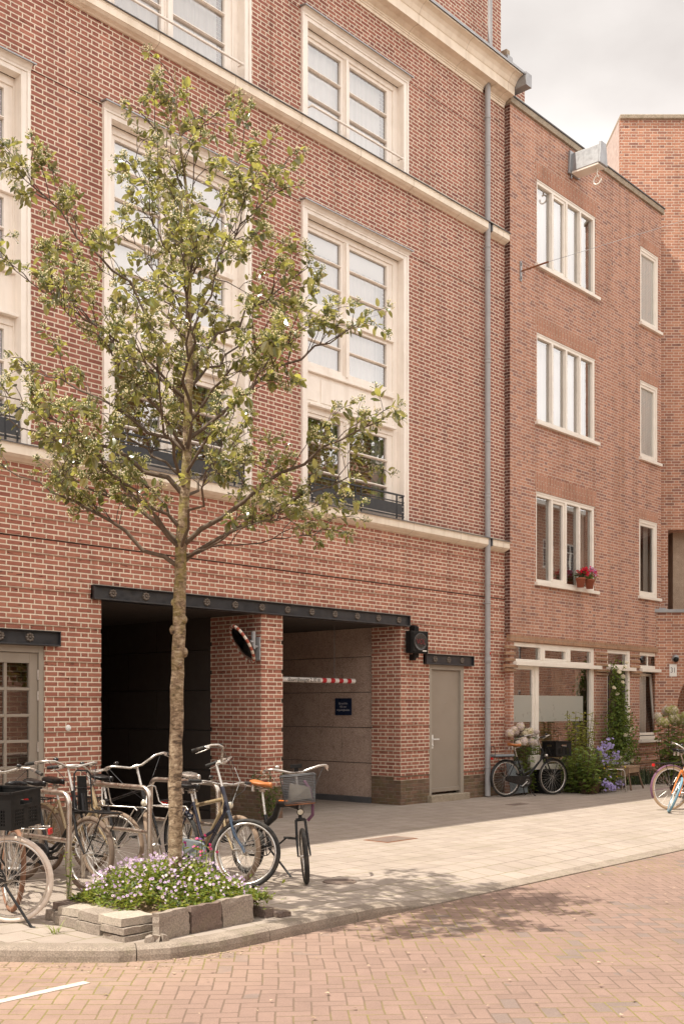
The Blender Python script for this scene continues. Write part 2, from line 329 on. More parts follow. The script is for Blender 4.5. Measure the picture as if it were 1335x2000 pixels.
M['plaster']=conc('grey_plaster',(.46,.37,.33),(.56,.47,.42),.15,12,.002)
M['pebble']=conc('pebble_dash',(.30,.22,.16),(.42,.32,.24),.7,110,.008)
M['wood']=plain('weathered_wood',(.30,.20,.125),.8,0,var=.35,scale=12)
M['old_wood']=plain('dark_wood',(.17,.105,.065),.8,0,var=.35,scale=12)
M['plywood']=plain('tan_board',(.47,.35,.24),.7,0,var=.15,scale=10)
M['terracotta']=plain('terracotta',(.33,.10,.055),.8,0,var=.2,scale=14)
M['soil']=conc('dry_soil',(.17,.115,.075),(.30,.21,.14),.6,50,.012)
M['room']=plain('dim_room',(.12,.10,.085),.9,0,var=.2,scale=1)
M['room_light']=plain('pale_room',(.42,.37,.32),.9,0,var=.1,scale=1)
def curtain(name,col,freq=28,folds=.5):
    q=NT(name); uv=q.sep(q.obj()); w=q.n('TexWave',wave_type='BANDS',bands_direction='X'); w.inputs['Scale'].default_value=freq/6.28; w.inputs['Distortion'].default_value=1.6; w.inputs['Detail'].default_value=1
    q.put(w.inputs['Vector'],q.vec(uv[0],q.m('MULTIPLY',uv[2],.12),0))
    c=q.mix(folds,col,q.ramp(w.outputs[0],[(0,(.72,.72,.72)),(1,(1.05,1.05,1.05))]),'MULTIPLY')
    return q.pbr(c,.9,0,q.bump(w.outputs[0],.5,.01))
M['net']=curtain('net_curtain',(.82,.78,.745),14,.25)
M['blind']=curtain('roller_blind',(.84,.80,.76),2,.12)
M['curtain']=curtain('grey_curtain',(.60,.58,.55),26,.6)
M['beige_curtain']=curtain('beige_curtain',(.34,.25,.18),60,.5)
M['glass']=glass_mat('window_glass',.19,(.84,.84,.83),.0012); M['glass_side']=glass_mat('side_window_glass',.0,(.92,.92,.91))
M['glass_low']=glass_mat('street_window_glass',.14,(.8,.82,.8),.002)
M['frost']=plain('frosted_film',(.36,.36,.32),.35,0,var=.04,scale=3)
M['mirror']=plain('mirror_glass',(.42,.44,.47),.03,1,var=.02)
M['marking']=plain('road_marking',(.56,.50,.44),.8,0,var=.12,scale=25,dirt=((.35,.27,.22),.55,14))
M['green_moss']=plain('moss',(.10,.12,.03),.95,0,var=.4,scale=40)
M['bell']=plain('black_lacquer',(.01,.01,.011),.2,0,spec=.7)
def paving():
    q=NT('paving_tiles'); p=q.sep(q.pos()); v=q.m('DIVIDE',p[1],.30); row=q.m('FLOOR',v); fv=q.m('MULTIPLY',q.m('FRACT',v),.30)
    u=q.m('ADD',q.m('DIVIDE',p[0],.30),q.m('ADD',q.m('MULTIPLY',q.m('FLOORED_MODULO',row,2),.5),q.m('MULTIPLY',q.white(q.vec(row,2,1)),.06)))
    cell=q.m('FLOOR',u); fu=q.m('MULTIPLY',q.m('FRACT',u),.30)
    wob=q.noise(q.pos(),35,3); d=q.m('MINIMUM',q.m('MINIMUM',fu,q.m('SUBTRACT',.3,fu)),q.m('MINIMUM',fv,q.m('SUBTRACT',.3,fv)))
    d=q.m('ADD',d,q.m('MULTIPLY',q.m('SUBTRACT',wob,.5),.006)); mask=q.map(d,.0025,.0065,0,1)
    r=q.white(q.vec(cell,row,4)); n=q.noise(q.pos(),3,5,.65); f=q.noise(q.pos(),160,3,.7)
    c=q.ramp(r,[(0,(.325,.272,.230)),(.5,(.35,.295,.25)),(.85,(.368,.31,.264)),(1,(.312,.26,.22))])
    c=q.mix(.6,c,q.ramp(n,[(.3,(.76,.74,.72)),(.7,(1.12,1.1,1.08))]),'MULTIPLY'); c=q.mix(q.map(f,.5,.75,0,.35),c,(.52,.46,.40)); c=q.mix(q.map(f,.5,.3,0,.4),c,(.17,.14,.115))
    blot=q.noise(q.pos(),.9,4,.6); c=q.mix(q.map(blot,.5,.68,0,.35),c,(.24,.20,.145))
    jc=q.mix(q.map(q.noise(q.pos(),1.6,3),.44,.58,0,1),(.13,.10,.075),(.17,.155,.06))
    c=q.mix(mask,jc,c); tilt=q.m('MULTIPLY',q.m('SUBTRACT',q.white(q.vec(cell,row,9)),.5),q.m('MULTIPLY',fu,2.0))
    return q.pbr(c,.9,0,q.bump(q.m('ADD',q.m('MULTIPLY',mask,.7),q.m('ADD',q.m('MULTIPLY',f,.2),tilt)),.6,.006))
M['paving']=paving()
def herring():
    q=NT('herringbone_clinkers'); p=q.sep(q.pos()); a=math.cos(R(45)); W=.103
    x=q.m('DIVIDE',q.m('MULTIPLY',q.m('ADD',p[0],p[1]),a),W); y=q.m('DIVIDE',q.m('MULTIPLY',q.m('SUBTRACT',p[1],p[0]),a),W)
    wb=q.noise(q.pos(),1.3,2); x=q.m('ADD',x,q.m('MULTIPLY',wb,.5)); y=q.m('ADD',y,q.m('MULTIPLY',q.noise(q.vec(p[1],p[0],3),1.1,2),.5))
    i=q.m('FLOOR',x); j=q.m('FLOOR',y); fx=q.m('FRACT',x); fy=q.m('FRACT',y); k=q.m('FLOORED_MODULO',q.m('SUBTRACT',i,j),4)
    k1=q.m('COMPARE',k,1,.1); k2=q.m('COMPARE',k,2,.1); ve=q.m('GREATER_THAN',k,1.5)
    lx=q.m('ADD',fx,k1); ly=q.m('ADD',fy,k2); wx=q.m('SUBTRACT',2,ve); wy=q.m('ADD',1,ve)
    d=q.m('MINIMUM',q.m('MINIMUM',lx,q.m('SUBTRACT',wx,lx)),q.m('MINIMUM',ly,q.m('SUBTRACT',wy,ly)))
    wob=q.noise(q.pos(),45,3); d=q.m('ADD',d,q.m('MULTIPLY',q.m('SUBTRACT',wob,.5),.07)); mask=q.map(d,.025,.07,0,1)
    ii=q.m('SUBTRACT',i,k1); jj=q.m('SUBTRACT',j,k2); r=q.white(q.vec(ii,jj,ve)); r2=q.white(q.vec(ii,jj,q.m('ADD',ve,5)))
    c=q.ramp(r,[(0,(.225,.150,.120)),(.3,(.243,.162,.130)),(.6,(.262,.175,.141)),(.85,(.25,.167,.134)),(1,(.23,.153,.123))])
    reg=q.noise(q.vec(p[0],p[1],0),.45,3,.6); gate=q.m('GREATER_THAN',q.m('ADD',r2,q.map(reg,.4,.62,-.36,.14,clamp=False)),.89); c=q.mix(q.m('MULTIPLY',gate,.65),c,(.175,.143,.128))
    f=q.noise(q.pos(),130,3,.7); n=q.noise(q.pos(),4,4,.6); c=q.mix(.5,c,q.ramp(n,[(.3,(.8,.79,.78)),(.7,(1.12,1.1,1.08))]),'MULTIPLY'); c=q.mix(q.map(f,.52,.74,0,.4),c,(.36,.25,.195)); c=q.mix(q.map(f,.48,.3,0,.35),c,(.11,.065,.05))
    oil=q.noise(q.vec(p[0],p[1],21),.7,5,.7); c=q.mix(q.map(oil,.56,.72,0,.45),c,(.15,.10,.08)); spot=q.noise(q.vec(p[0],p[1],31),3.2,2,.5); c=q.mix(q.map(spot,.70,.76,0,.4),c,(.12,.085,.07))
    dust=q.m('MULTIPLY',q.map(p[1],-6.9,-5.85,0,1),q.map(p[0],8.5,4.5,0,1)); c=q.mix(q.m('MULTIPLY',dust,q.map(q.noise(q.pos(),3,5,.7),.3,.62,.1,.85)),c,(.34,.235,.175))
    mo=q.m('MULTIPLY',q.map(q.noise(q.vec(p[0],p[1],7),.9,3),.42,.58,0,1),q.map(wob,.35,.6,.3,1)); jc=q.mix(mo,(.155,.105,.075),(.23,.20,.045))
    c=q.mix(mask,jc,c); h=q.m('ADD',q.m('MULTIPLY',mask,.8),q.m('ADD',q.m('MULTIPLY',f,.2),q.m('MULTIPLY',r2,.35)))
    return q.pbr(c,.88,0,q.bump(h,.6,.006))
M['road']=herring()
M['asphalt']=conc('far_ground',(.20,.16,.13),(.28,.23,.19),.4,30,.004)
# ---------------------------------------------------------------- ground, road, pavement, kerb
KP=[(-14,-2.8),(0,-2.8),(1.6,-2.9),(2.5,-3.25),(3.1,-3.75),(3.6,-4.3),(4.07,-4.87),(4.35,-5.22),(4.62,-5.52),(4.92,-5.71),(5.3,-5.8),(6.2,-5.8),(60,-5.8)]
def kerb_y(x):
    for (a,b),(c,d) in zip(KP,KP[1:]):
        if a<=x<=c: return b+(d-b)*(x-a)/(c-a)
    return KP[-1][1]
def sst(t): t=max(0,min(1,t)); return t*t*(3-2*t)
def zp(x,y):
    z=-.085*sst((x-7.0)/.85)*max(0,min(1,(-4.95-y)/.85))
    if y>.3 and 8<x<15: z-=.075*(y-.3)                     # garage ramp going down
    return z
b=MB(); b.quad((-1500,-1500,-.16),(1500,-1500,-.16),(1500,1500,-.16),(-1500,1500,-.16)); structure(b.build('ground',M['asphalt']))
b=MB(); rx=[-40,-20,-5]+[0+.25*i for i in range(81)]+[30,45,70]; ry=[-18,-14]+[-11.5+.25*i for i in range(25)]+[-4,-2.2]; random.seed(2)
ph=[(random.uniform(.5,2.6),random.uniform(.5,2.6),random.random()*6.28,random.uniform(.0015,.0035)) for _ in range(9)]
def rz(x,y): return -.10-sum(a*(1+math.sin(u*x+v*y+p)) for u,v,p,a in ph)*.5*max(0,min(1,(-5.95-y)/.5))
b.add([(x,y,rz(x,y)) for x in rx for y in ry],[(i*len(ry)+j,(i+1)*len(ry)+j,(i+1)*len(ry)+j+1,i*len(ry)+j+1) for i in range(len(rx)-1) for j in range(len(ry)-1)],0,True); structure(b.build('road',M['road']))
b=MB(); b.box(-40,70,-24.2,-18,-.15,0); structure(b.build('pavement',M['paving']))
xs=[-14,-6,0,1.6]+[2.5+.15*i for i in range(0,46)]+[9.5,11,13,15,17,19,21,23,26,32,45,60]
b=MB(); cols=[]
for x in xs:
    ky=kerb_y(x)+.165; ys=[ky,ky+.25,ky+.5,ky+.68,ky+.85,-3.4 if ky<-3.5 else ky+1,-1.7,-.06,.3,3,7.5]
    cols.append([(x,y,zp(x,y)) for y in ys])
for A,B in zip(cols,cols[1:]):
    for i in range(len(A)-1): b.quad(A[i],B[i],B[i+1],A[i+1])
structure(b.build('pavement',M['paving']))
# kerb stones with rounded nose, laid along the curve
def resample(P,step):
    out=[]; 
    for (a,b_),(c,d) in zip(P,P[1:]):
        l=math.hypot(c-a,d-b_); n=max(1,int(l/step))
        for i in range(n): out.append((a+(c-a)*i/n,b_+(d-b_)*i/n))
    out.append(P[-1]); return out
kp=resample(KP[2:12]+[(60,-5.8)],.1); b=MB(); L=0; ring=[]; prev=None
prof=[(0,-.13),(.004,-.06),(.012,-.022),(.035,-.004),(.06,0),(.165,.001),(.165,-.13)]
def flush(ring):
    n=len(prof)
    if len(ring)<2: return
    vs=[p for r in ring for p in r]; fs=[]
    for i in range(len(ring)-1):
        for k in range(n-1): fs.append((i*n+k,(i+1)*n+k,(i+1)*n+k+1,i*n+k+1))
    fs+=[tuple(range(n)),tuple(range((len(ring)-1)*n+n-1,(len(ring)-1)*n-1,-1))]
    b.add(vs,fs)
for i,(x,y) in enumerate(kp):
    x2,y2=kp[min(i+1,len(kp)-1)]; x1,y1=kp[max(i-1,0)]; t=Vector((x2-x1,y2-y1,0)).normalized(); nn=Vector((-t.y,t.x,0))
    r=[]
    for o,z in prof:
        p=Vector((x,y,0))+nn*o; zz=zp(p.x,p.y); p.z=z if z<-.1 else max(zz+z*max(.05,1+zz/.09),-.125); r.append(p)
    ring.append(r); L+=.1
    if L>=.98 or i==len(kp)-1:
        flush(ring); ring=[[p+t*.007 for p in r]]; L=0
structure(b.build('kerb',M['kerb'],smooth_all=False))
b=MB(); b.box(-1,4.15,-5.855,-5.785,-.101,-.095); structure(b.build('road_marking',M['marking']))
# sand and litter swept against the kerb (uncountable)
random.seed(4); b=MB()
for i in range(900):
    x=random.uniform(2.6,8.2); y=kerb_y(x)-abs(random.gauss(0,.10))-.01-(.25*random.random() if x<4.8 else 0); s=random.uniform(.003,.011); a=random.random()*6.28
    if random.random()<(.25 if x>5.6 else 1):
        b.add([(x+s*math.cos(a+k*2.1)*random.uniform(.6,1.6),y+s*math.sin(a+k*2.1)*random.uniform(.6,1.6),-.098+random.uniform(0,.006)) for k in range(3)],[(0,1,2)],random.choice([0,0,1]))
for i in range(130):
    x=random.uniform(4,14); y=random.uniform(-9,-6); s=random.uniform(.006,.018); a=random.random()*6.28
    b.add([(x+s*math.cos(a+k*2.1)*random.uniform(.6,1.6),y+s*math.sin(a+k*2.1)*random.uniform(.6,1.6),-.096+random.uniform(0,.006)) for k in range(3)],[(0,1,2)],random.choice([0,1,1]))
tag(b.build('leaf_litter',[M['soil'],M['plywood']]),'dry sandy leaf crumbs swept along the kerb and scattered over the road','litter',kind='stuff')

# ---------------------------------------------------------------- wall helper
def grid(b,xs,zs,cell,fr,reveal=.12):
    """cell(i,j) -> (proud,material) or None for an opening; fr(u,z,d)->point, d outwards"""
    nx,nz=len(xs)-1,len(zs)-1; C=[[cell(i,j) for j in range(nz)] for i in range(nx)]
    for i in range(nx):
        for j in range(nz):
            c=C[i][j]
            if c is None: continue
            d,mi=c; x0,x1,z0,z1=xs[i],xs[i+1],zs[j],zs[j+1]
            b.quad(fr(x0,z0,d),fr(x1,z0,d),fr(x1,z1,d),fr(x0,z1,d),mi)
            for di,dj in ((-1,0),(1,0),(0,-1),(0,1)):
                I,J=i+di,j+dj; nb=C[I][J] if 0<=I<nx and 0<=J<nz else 'e'
                if nb=='e': lo=-.3
                elif nb is None: lo=-reveal
                else: lo=nb[0]
                if lo>=d-1e-6: continue
                if di==-1: b.quad(fr(x0,z0,lo),fr(x0,z0,d),fr(x0,z1,d),fr(x0,z1,lo),mi)
                if di==1: b.quad(fr(x1,z0,d),fr(x1,z0,lo),fr(x1,z1,lo),fr(x1,z1,d),mi)
                if dj==-1: b.quad(fr(x0,z0,lo),fr(x1,z0,lo),fr(x1,z0,d),fr(x0,z0,d),mi)
                if dj==1: b.quad(fr(x0,z1,d),fr(x1,z1,d),fr(x1,z1,lo),fr(x0,z1,lo),mi)
def cuts(a,bq,extra): return sorted(set([a,bq]+[round(e,4) for e in extra if a<e<bq]))
def inside(x,z,rects): return any(r[0]<x<r[1] and r[2]<z<r[3] for r in rects)

# ---------------------------------------------------------------- main building
B1=empty('brick_building',(12,0,0),'large dark red brick building with cream window bays and bands, garage opening below','building')
frF=lambda u,z,d:(u,-d,z)
WX=[(4.81,7.39),(8.46,11.05),(12.12,14.72)]          # window bays
wins_mid=[(a,c,4.80,9.44) for a,c in WX]; wins_top=[(a,c,10.655,12.40) for a,c in WX]
extra_bays=[(-6.14,-3.56),(-2.49,.09),(1.16,3.74)]
gar=(8.446,14.55,-.3,3.05); dL=(5.72,7.615,-.3,2.42); dR=(15.346,16.37,-.3,2.415)
holes=wins_mid+wins_top+[(a,c,4.8,9.44) for a,c in extra_bays]+[(a,c,10.655,12.40) for a,c in extra_bays]+[gar,dL,dR]
recess=[round(.92+.4375*k,4) for k in range(-2,9)]        # top of each set-back course
X0,X1=-12,17.7
# lower zone: courses set back every seventh row
xs=cuts(X0,X1,[h for r in holes for h in r[:2]]+[11.48,11.488]); zs=cuts(-.3,4.6165,[h for r in holes for h in r[2:]]+recess+[r-.0625 for r in recess]+[.5,3.716,3.736])
def cell(i,j):
    x=(xs[i]+xs[i+1])/2; z=(zs[j]+zs[j+1])/2
    if inside(x,z,holes): return None
    if 3.716<z<3.736: return (-.05,2)
    if 11.48<x<11.488 and z>3.05: return (-.02,2)
    for r in recess:
        if r-.0625<z<r and z>.45: return (-.014,0)
    return (.0,1 if z<.5 else 0)
b=MB(); grid(b,xs,zs,cell,frF,.16)
# upper zone
grooves=[(9.398,9.412),(12.358,12.372)]
xs=cuts(X0,X1,[h for r in holes for h in r[:2]]+[11.48,11.488]); zs=cuts(4.6165,13.1,[h for r in holes for h in r[2:]]+[g for q in grooves for g in q])
def cell(i,j):
    x=(xs[i]+xs[i+1])/2; z=(zs[j]+zs[j+1])/2
    if inside(x,z,holes): return None
    if any(a<z<c for a,c in grooves): return (-.02,2)
    if 11.48<x<11.488: return (-.015,2)
    return (0,3)
grid(b,xs,zs,cell,frF,.22)
# wall above the cornice, return walls and roof mass
b.box(X0,17.66,.06,9,13.1,15.4,3); b.box(X0,17.72,.3,9,4,13.1,3); b.box(X0,8.3,.3,9,-.3,4,3); b.box(14.75,17.7,.3,9,-.3,4,3); b.box(8.3,14.75,.3,9,3.12,4,3); b.box(8.3,14.75,6.6,9,-.6,3.12,2)
# piers of the garage opening (brick reveals)
def pier(x0,x1,y1,y0=0):
    zz=cuts(-.4,3.05,recess+[r-.0625 for r in recess]+[.47])
    for z0,z1 in zip(zz,zz[1:]):
        zm=(z0+z1)/2; s=.014 if any(r-.0625<zm<r for r in recess) and zm>.45 else 0
        b.box(x0+s,x1-s,(s if y0==0 else y0),y1-s,z0,z1,1 if z1<=.47 else 0)
pier(11.28,11.73,1.12); pier(14.551,14.74,.65,.159); pier(8.25,8.445,.65,.159)
wall=b.build('wall',[M['brick_gf'],M['plinth'],M['lead'],M['brick']],B1,world=True)
# passage lining
b=MB()
def panels(x,y0,y1,face,mi,seed):
    random.seed(seed); z=-.35; rowh=[.42,.62,.62,.62,.62,.62,.62]
    y_edges=None
    for r,h in enumerate(rowh):
        z1=min(z+h,3.12); y=y0-(.0 if r%2 else .55)
        while y<y1:
            ya,yb=max(y,y0)+.006,min(y+1.3,y1)-.006
            if yb>ya: b.box(x-.05 if face<0 else x,x if face<0 else x+.05,ya,yb,z+.006,z1-.006,mi)
            y+=1.3
        z=z1
        if z>=3.11: break
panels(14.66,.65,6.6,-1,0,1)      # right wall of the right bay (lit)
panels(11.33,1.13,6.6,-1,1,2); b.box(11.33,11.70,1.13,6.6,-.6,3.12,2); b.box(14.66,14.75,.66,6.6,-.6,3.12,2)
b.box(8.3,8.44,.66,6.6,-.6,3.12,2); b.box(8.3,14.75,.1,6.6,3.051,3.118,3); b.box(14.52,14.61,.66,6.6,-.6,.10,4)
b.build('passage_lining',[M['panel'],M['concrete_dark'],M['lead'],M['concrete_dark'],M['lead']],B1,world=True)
# steel lintels with cast rosettes
def lintel(x0,x1,z0,z1,n,first,step):
    b=MB(); h=z1-z0
    b.box(x0,x1,-.035,.05,z0+.018,z1-.012); b.box(x0,x1,-.075,.05,z1-.012,z1); b.box(x0,x1,-.075,.12,z0,z0+.018); b.box(x1-.012,x1,-.07,.0,z0+.018,z1-.012); b.box(x0,x0+.012,-.07,.0,z0+.018,z1-.012)
    o=b.build('lintel',M['steel_black'],B1,world=True,bevel=.003)
    for k in range(n):
        b=MB(); cx=first+step*k; cz=z0+h*.52; r=min(.062,h*.33)
        F=Matrix.Translation((cx,-.036,cz))@Matrix.Rotation(R(90),4,'X')
        for p in range(8):
            a=p*math.pi/4; b.sphere((0,0,0),1,6,4,(1,1,1),0) if False else b.lathe([(.0,.018),(r*.30,.014),(r*.33,.0)],F@Matrix.Translation((math.cos(a)*r*.64,math.sin(a)*r*.64,0)),6)
        b.lathe([(0,.026),(r*.26,.018),(r*.3,0)],F,8)
        b.lathe([(r*.98,.006),(r,.0)],F,16); b.build('rosette',M['rosette'],o,world=True)
M['rosette']=plain('cast_rosette',(.17,.14,.115),.6,.3,var=.4,scale=60)
lintel(8.289,14.729,3.04,3.225,12,8.60,.532); lintel(15.171,16.604,2.415,2.60,3,15.46,.40); lintel(5.5,7.80,2.415,2.60,5,5.78,.40)
# cream sill bands with lead flashing
def band(z0,x0,x1):
    b=MB(); q=[(0,z0),(-.03,z0),(-.05,z0+.012),(-.10,z0+.03),(-.135,z0+.055),(-.143,z0+.058),(-.143,z0+.152),(-.15,z0+.158),(-.15,z0+.183),(0,z0+.19)]
    b.sweep(q[::-1],x0,x1); 
    f=MB(); f.sweep([(0,z0+.1905),(-.17,z0+.1835),(-.17,z0+.175),(-.172,z0+.175),(-.172,z0+.187),(0,z0+.196)],x0-.0,x1+.02)
    return b,f
for z0 in (4.6165,10.464):
    bb=[band(z0,X0,16.95),band(z0,17.10,17.66)]
    o=bb[0][0].build('sill_band',M['cream2'],B1,world=True); bb[1][0].build('sill_band',M['cream2'],B1,world=True)
    fb=band(z0,X0,17.66)[1]; fb.box(17.06,17.095,-.14,0,z0+.05,z0+.18); fb.build('flashing',M['lead'],o,world=True)
# main cornice
b=MB(); pr=[(0,13.076),(-.02,13.076),(-.02,13.12),(-.035,13.125),(-.035,13.15),(-.05,13.155),(-.05,13.18),(-.10,13.20),(-.13,13.225),(-.20,13.228),(-.25,13.232),(-.25,13.39),(-.265,13.40),(-.28,13.43),(-.30,13.47),(-.345,13.52),(-.40,13.545),(-.43,13.55),(-.435,13.575),(0,13.60)]
b.sweep(pr[::-1],X0,16.945); b.sweep(pr[::-1],17.095,17.66); b.sweep([(0,13.235),(-.25,13.235),(-.25,13.39),(-.265,13.40),(-.28,13.43),(-.30,13.47),(-.345,13.52),(-.40,13.545),(-.43,13.55),(-.435,13.575),(0,13.60)][::-1],16.945,17.095,caps=False)
co=b.build('cornice',M['cream2'],B1,world=True)
b=MB(); b.sweep([(.06,13.66),(-.45,13.60),(-.455,13.57),(-.46,13.57),(-.46,13.615),(.06,13.68)],X0,17.70); b.box(17.67,17.86,-.50,.1,13.36,13.56); b.box(17.66,17.86,-.5,.1,13.56,13.60); b.build('flashing',M['zinc'],co,world=True)
# party wall with zinc cap and vent stub beyond the cornice
b=MB(); b.box(17.73,18.48,.05,1.2,12.7,13.95,0); b.box(17.72,18.50,.03,1.25,13.95,14.0,1); b.box(17.80,17.98,.0,.25,14.0,14.18,1); b.box(17.84,17.95,.05,.2,14.18,14.32,2)
b.build('chimney',[M['brick'],M['zinc'],M['stone']],B1,world=True)
# windows of the tall bays
def win_parts(name,frame,sashes,panes,mats,backs,curt,parent):
    o=frame.build(name,mats,parent,world=True,bevel=.004)
    if sashes is not None: sashes.build('sash',mats,o,world=True,bevel=.003)
    for x0,x1,z0,z1,y in panes:
        g=MB(); g.quad((x0,y,z0),(x1,y,z0),(x1,y,z1),(x0,y,z1)); g.build('pane',backs,o,world=True)
    for nm,mat,x0,x1,z0,z1,y in curt:
        c=MB(); n=max(2,int((x1-x0)/.045)); random.seed(int(x0*97+z0*13))
        pts=[(x0+(x1-x0)*i/n,y+(random.uniform(-.018,.018) if nm!='roller_blind' else 0)) for i in range(n+1)]
        for (a,ya),(b2,yb) in zip(pts,pts[1:]): c.quad((a,ya,z0),(b2,yb,z0),(b2,yb,z1),(a,ya,z1))
        c.build(nm,mat,o,world=True)
    return o
def room(b,x0,x1,z0,z1,y0,y1):
    b.quad((x0,y1,z0),(x1,y1,z0),(x1,y1,z1),(x0,y1,z1)); b.quad((x0,y0,z0),(x0,y1,z0),(x0,y1,z1),(x0,y0,z1)); b.quad((x1,y1,z0),(x1,y0,z0),(x1,y0,z1),(x1,y1,z1)); b.quad((x0,y0,z1),(x0,y1,z1),(x1,y1,z1),(x1,y0,z1)); b.quad((x0,y1,z0),(x0,y0,z0),(x1,y0,z0),(x1,y1,z0))
def casing(f,s,x0,x1,z0,z1,ext):
    """stepped casing; returns inner opening"""
    for (ax0,ax1) in ((x0,x0+.045),(x1-.045,x1)): f.box(ax0,ax1,-.045,.10,z0,z1-.11)
    for (ax0,ax1) in ((x0+.045,x0+.125),(x1-.125,x1-.045)): f.box(ax0,ax1,-.032,.10,z0,z1-.11)
    for (ax0,ax1) in ((x0+.045,x0+.125),(x1-.125,x1-.045)): f.box(ax0,ax1,.10,.20,z0,z1-.17)
    for (ax0,ax1) in ((x0+.125,x0+.24),(x1-.24+ext,x1-.125)): f.box(ax0,ax1,.11,.20,z0,z1-.17)
    f.sweep([(.1,z1-.11),(-.045,z1-.11),(-.045,z1-.085),(-.06,z1-.07),(-.085,z1-.03),(-.1,z1-.015),(.1,z1)][::-1],x0,x1)
    f.box(x0+.125,x1-.125,-.030,.10,z1-.17,z1-.11); f.box(x0+.24,x1-.24+ext,.11,.2,z1-.27,z1-.17)
def bay(x0,x1,kind,ext=0):
    dx=x0-12.12; f=MB(); s=MB(); panes=[]; cu=[]
    X=lambda v:v+dx
    z1=9.44; casing(f,s,x0,x1,4.80,z1,ext); fo=f; f=MB(Matrix.Translation((0,.085,0))); s=MB(Matrix.Translation((0,.085,0)))
    zc=MB(); zc.sweep([(.0,z1-.004),(-.13,z1-.018),(-.13,z1-.03),(-.135,z1-.03),(-.135,z1-.012),(0,z1+.012)],x0-.03,x1+.03)
    # mullion posts, transom, ledges, panel zone
    a,c=X(12.36),X(14.48)+ext
    f.box(X(13.24),X(13.34),.035,.12,6.98,9.17); f.box(X(13.265),X(13.315),-.004,.035,6.99,9.168)
    f.box(a,c,.0,.12,7.85,7.925); f.box(a,c,.04,.12,7.925,7.96)
    f.box(a,c,.02,.12,6.93,7.0); f.box(a,c,-.01,.12,6.90,6.93)
    f.box(a,c,.045,.12,6.40,6.90)
    for p0,p1 in ((12.36,12.62),(12.70,13.90),(14.01,14.36)): s.box(X(p0),X(p1),.032,.045,6.47,6.84)
    f.box(a,c,-.06,.12,6.365,6.40); f.box(a,c,.03,.12,6.27,6.365)
    f.box(X(13.24),X(13.34),.035,.12,4.86,6.27); f.box(X(13.265),X(13.315),-.004,.035,4.86,6.268); f.box(a,c,.02,.12,4.80,4.93)
    def sash(p0,p1,q0,q1,bars,t=.055):
        y0,y1=.05,.11
        s.box(X(p0),X(p0)+t,y0,y1,q0,q1); s.box(X(p1)-t,X(p1),y0,y1,q0,q1); s.box(X(p0)+t,X(p1)-t,y0,y1,q1-t,q1); s.box(X(p0)+t,X(p1)-t,y0,y1,q0,q0+t*1.2)
        for bz in bars: s.box(X(p0)+t,X(p1)-t,y0+.004,y1,bz-.017,bz+.017); s.box(X(p0)+t,X(p1)-t,y0-.012,y0+.004,bz-.008,bz+.008)
        panes.append((X(p0)+t*.8,X(p1)-t*.8,q0+t,q1-t*.8,.175))
    for p0,p1 in ((12.36,13.24),(13.34,14.40+ext)):
        sash(p0,p1,7.96,9.17,(8.76,8.36)); sash(p0,p1,7.0,7.85,(7.43,)); sash(p0,p1,4.93,6.27,(5.83,5.39))
    f.box(X(14.40)+ext,c,.05,.12,4.93,9.17)
    if kind=='full': cu+=[('roller_blind',M['blind'],X(12.38),X(14.4),7.0,9.16,.245)]
    else: cu+=[('roller_blind',M['blind'],X(12.38),X(14.4),8.86,9.16,.235),('net_curtain',M['net'],X(12.38),X(14.15),7.0,8.9,.265),('curtain',M['curtain'],X(14.18),X(14.4),7.0,9.1,.285)]
    cu+=[('curtain',M['curtain'],X(14.1),X(14.42),4.9,6.26,.28),('curtain',M['curtain'],X(13.12),X(13.22),4.9,6.26,.28)]
    rm=MB(); room(rm,X(12.3),X(14.6),6.9,9.3,.22,2.5); room(rm,X(12.3),X(14.6),4.85,6.35,.22,3)
    fo.add(f.v,f.f); f=fo
    o=win_parts('window',f,s,panes,[M['cream']],M['glass'],cu,B1); zc.build('lead_cap',M['zinc'],o,world=True); rm.build('interior',M['room'],o,world=True)
    # balcony guard: steel plate between rails
    r=MB(); g0,g1=X(12.25),X(14.52); y=-.09
    r.box(g0,g1,y-.006,y+.006,4.905,5.085); r.box(g0,g1,y-.015,y+.015,5.215,5.24); r.box(g0,g1,y-.012,y+.012,5.105,5.12); r.box(g0,g1,y-.012,y+.012,4.865,4.885)
    for u in (12.28,13.28,13.42,14.33,14.49): r.box(X(u)-.008,X(u)+.008,y-.012,y+.012,4.83,5.215)
    for u in (12.27,13.24,13.46,14.48):
        for z in (4.95,5.04): r.lathe([(0,.012),(.010,.006),(.012,0)],Matrix.Translation((X(u),y-.006,z))@Matrix.Rotation(R(90),4,'X'),8,mi=1)
    for u in (12.25,14.5): r.box(X(u),X(u)+.02,y,.0,5.2,5.22); r.box(X(u),X(u)+.02,y,0,4.95,4.97)
    r.build('balcony_guard',[M['steel_black'],M['alu']],o,world=True)
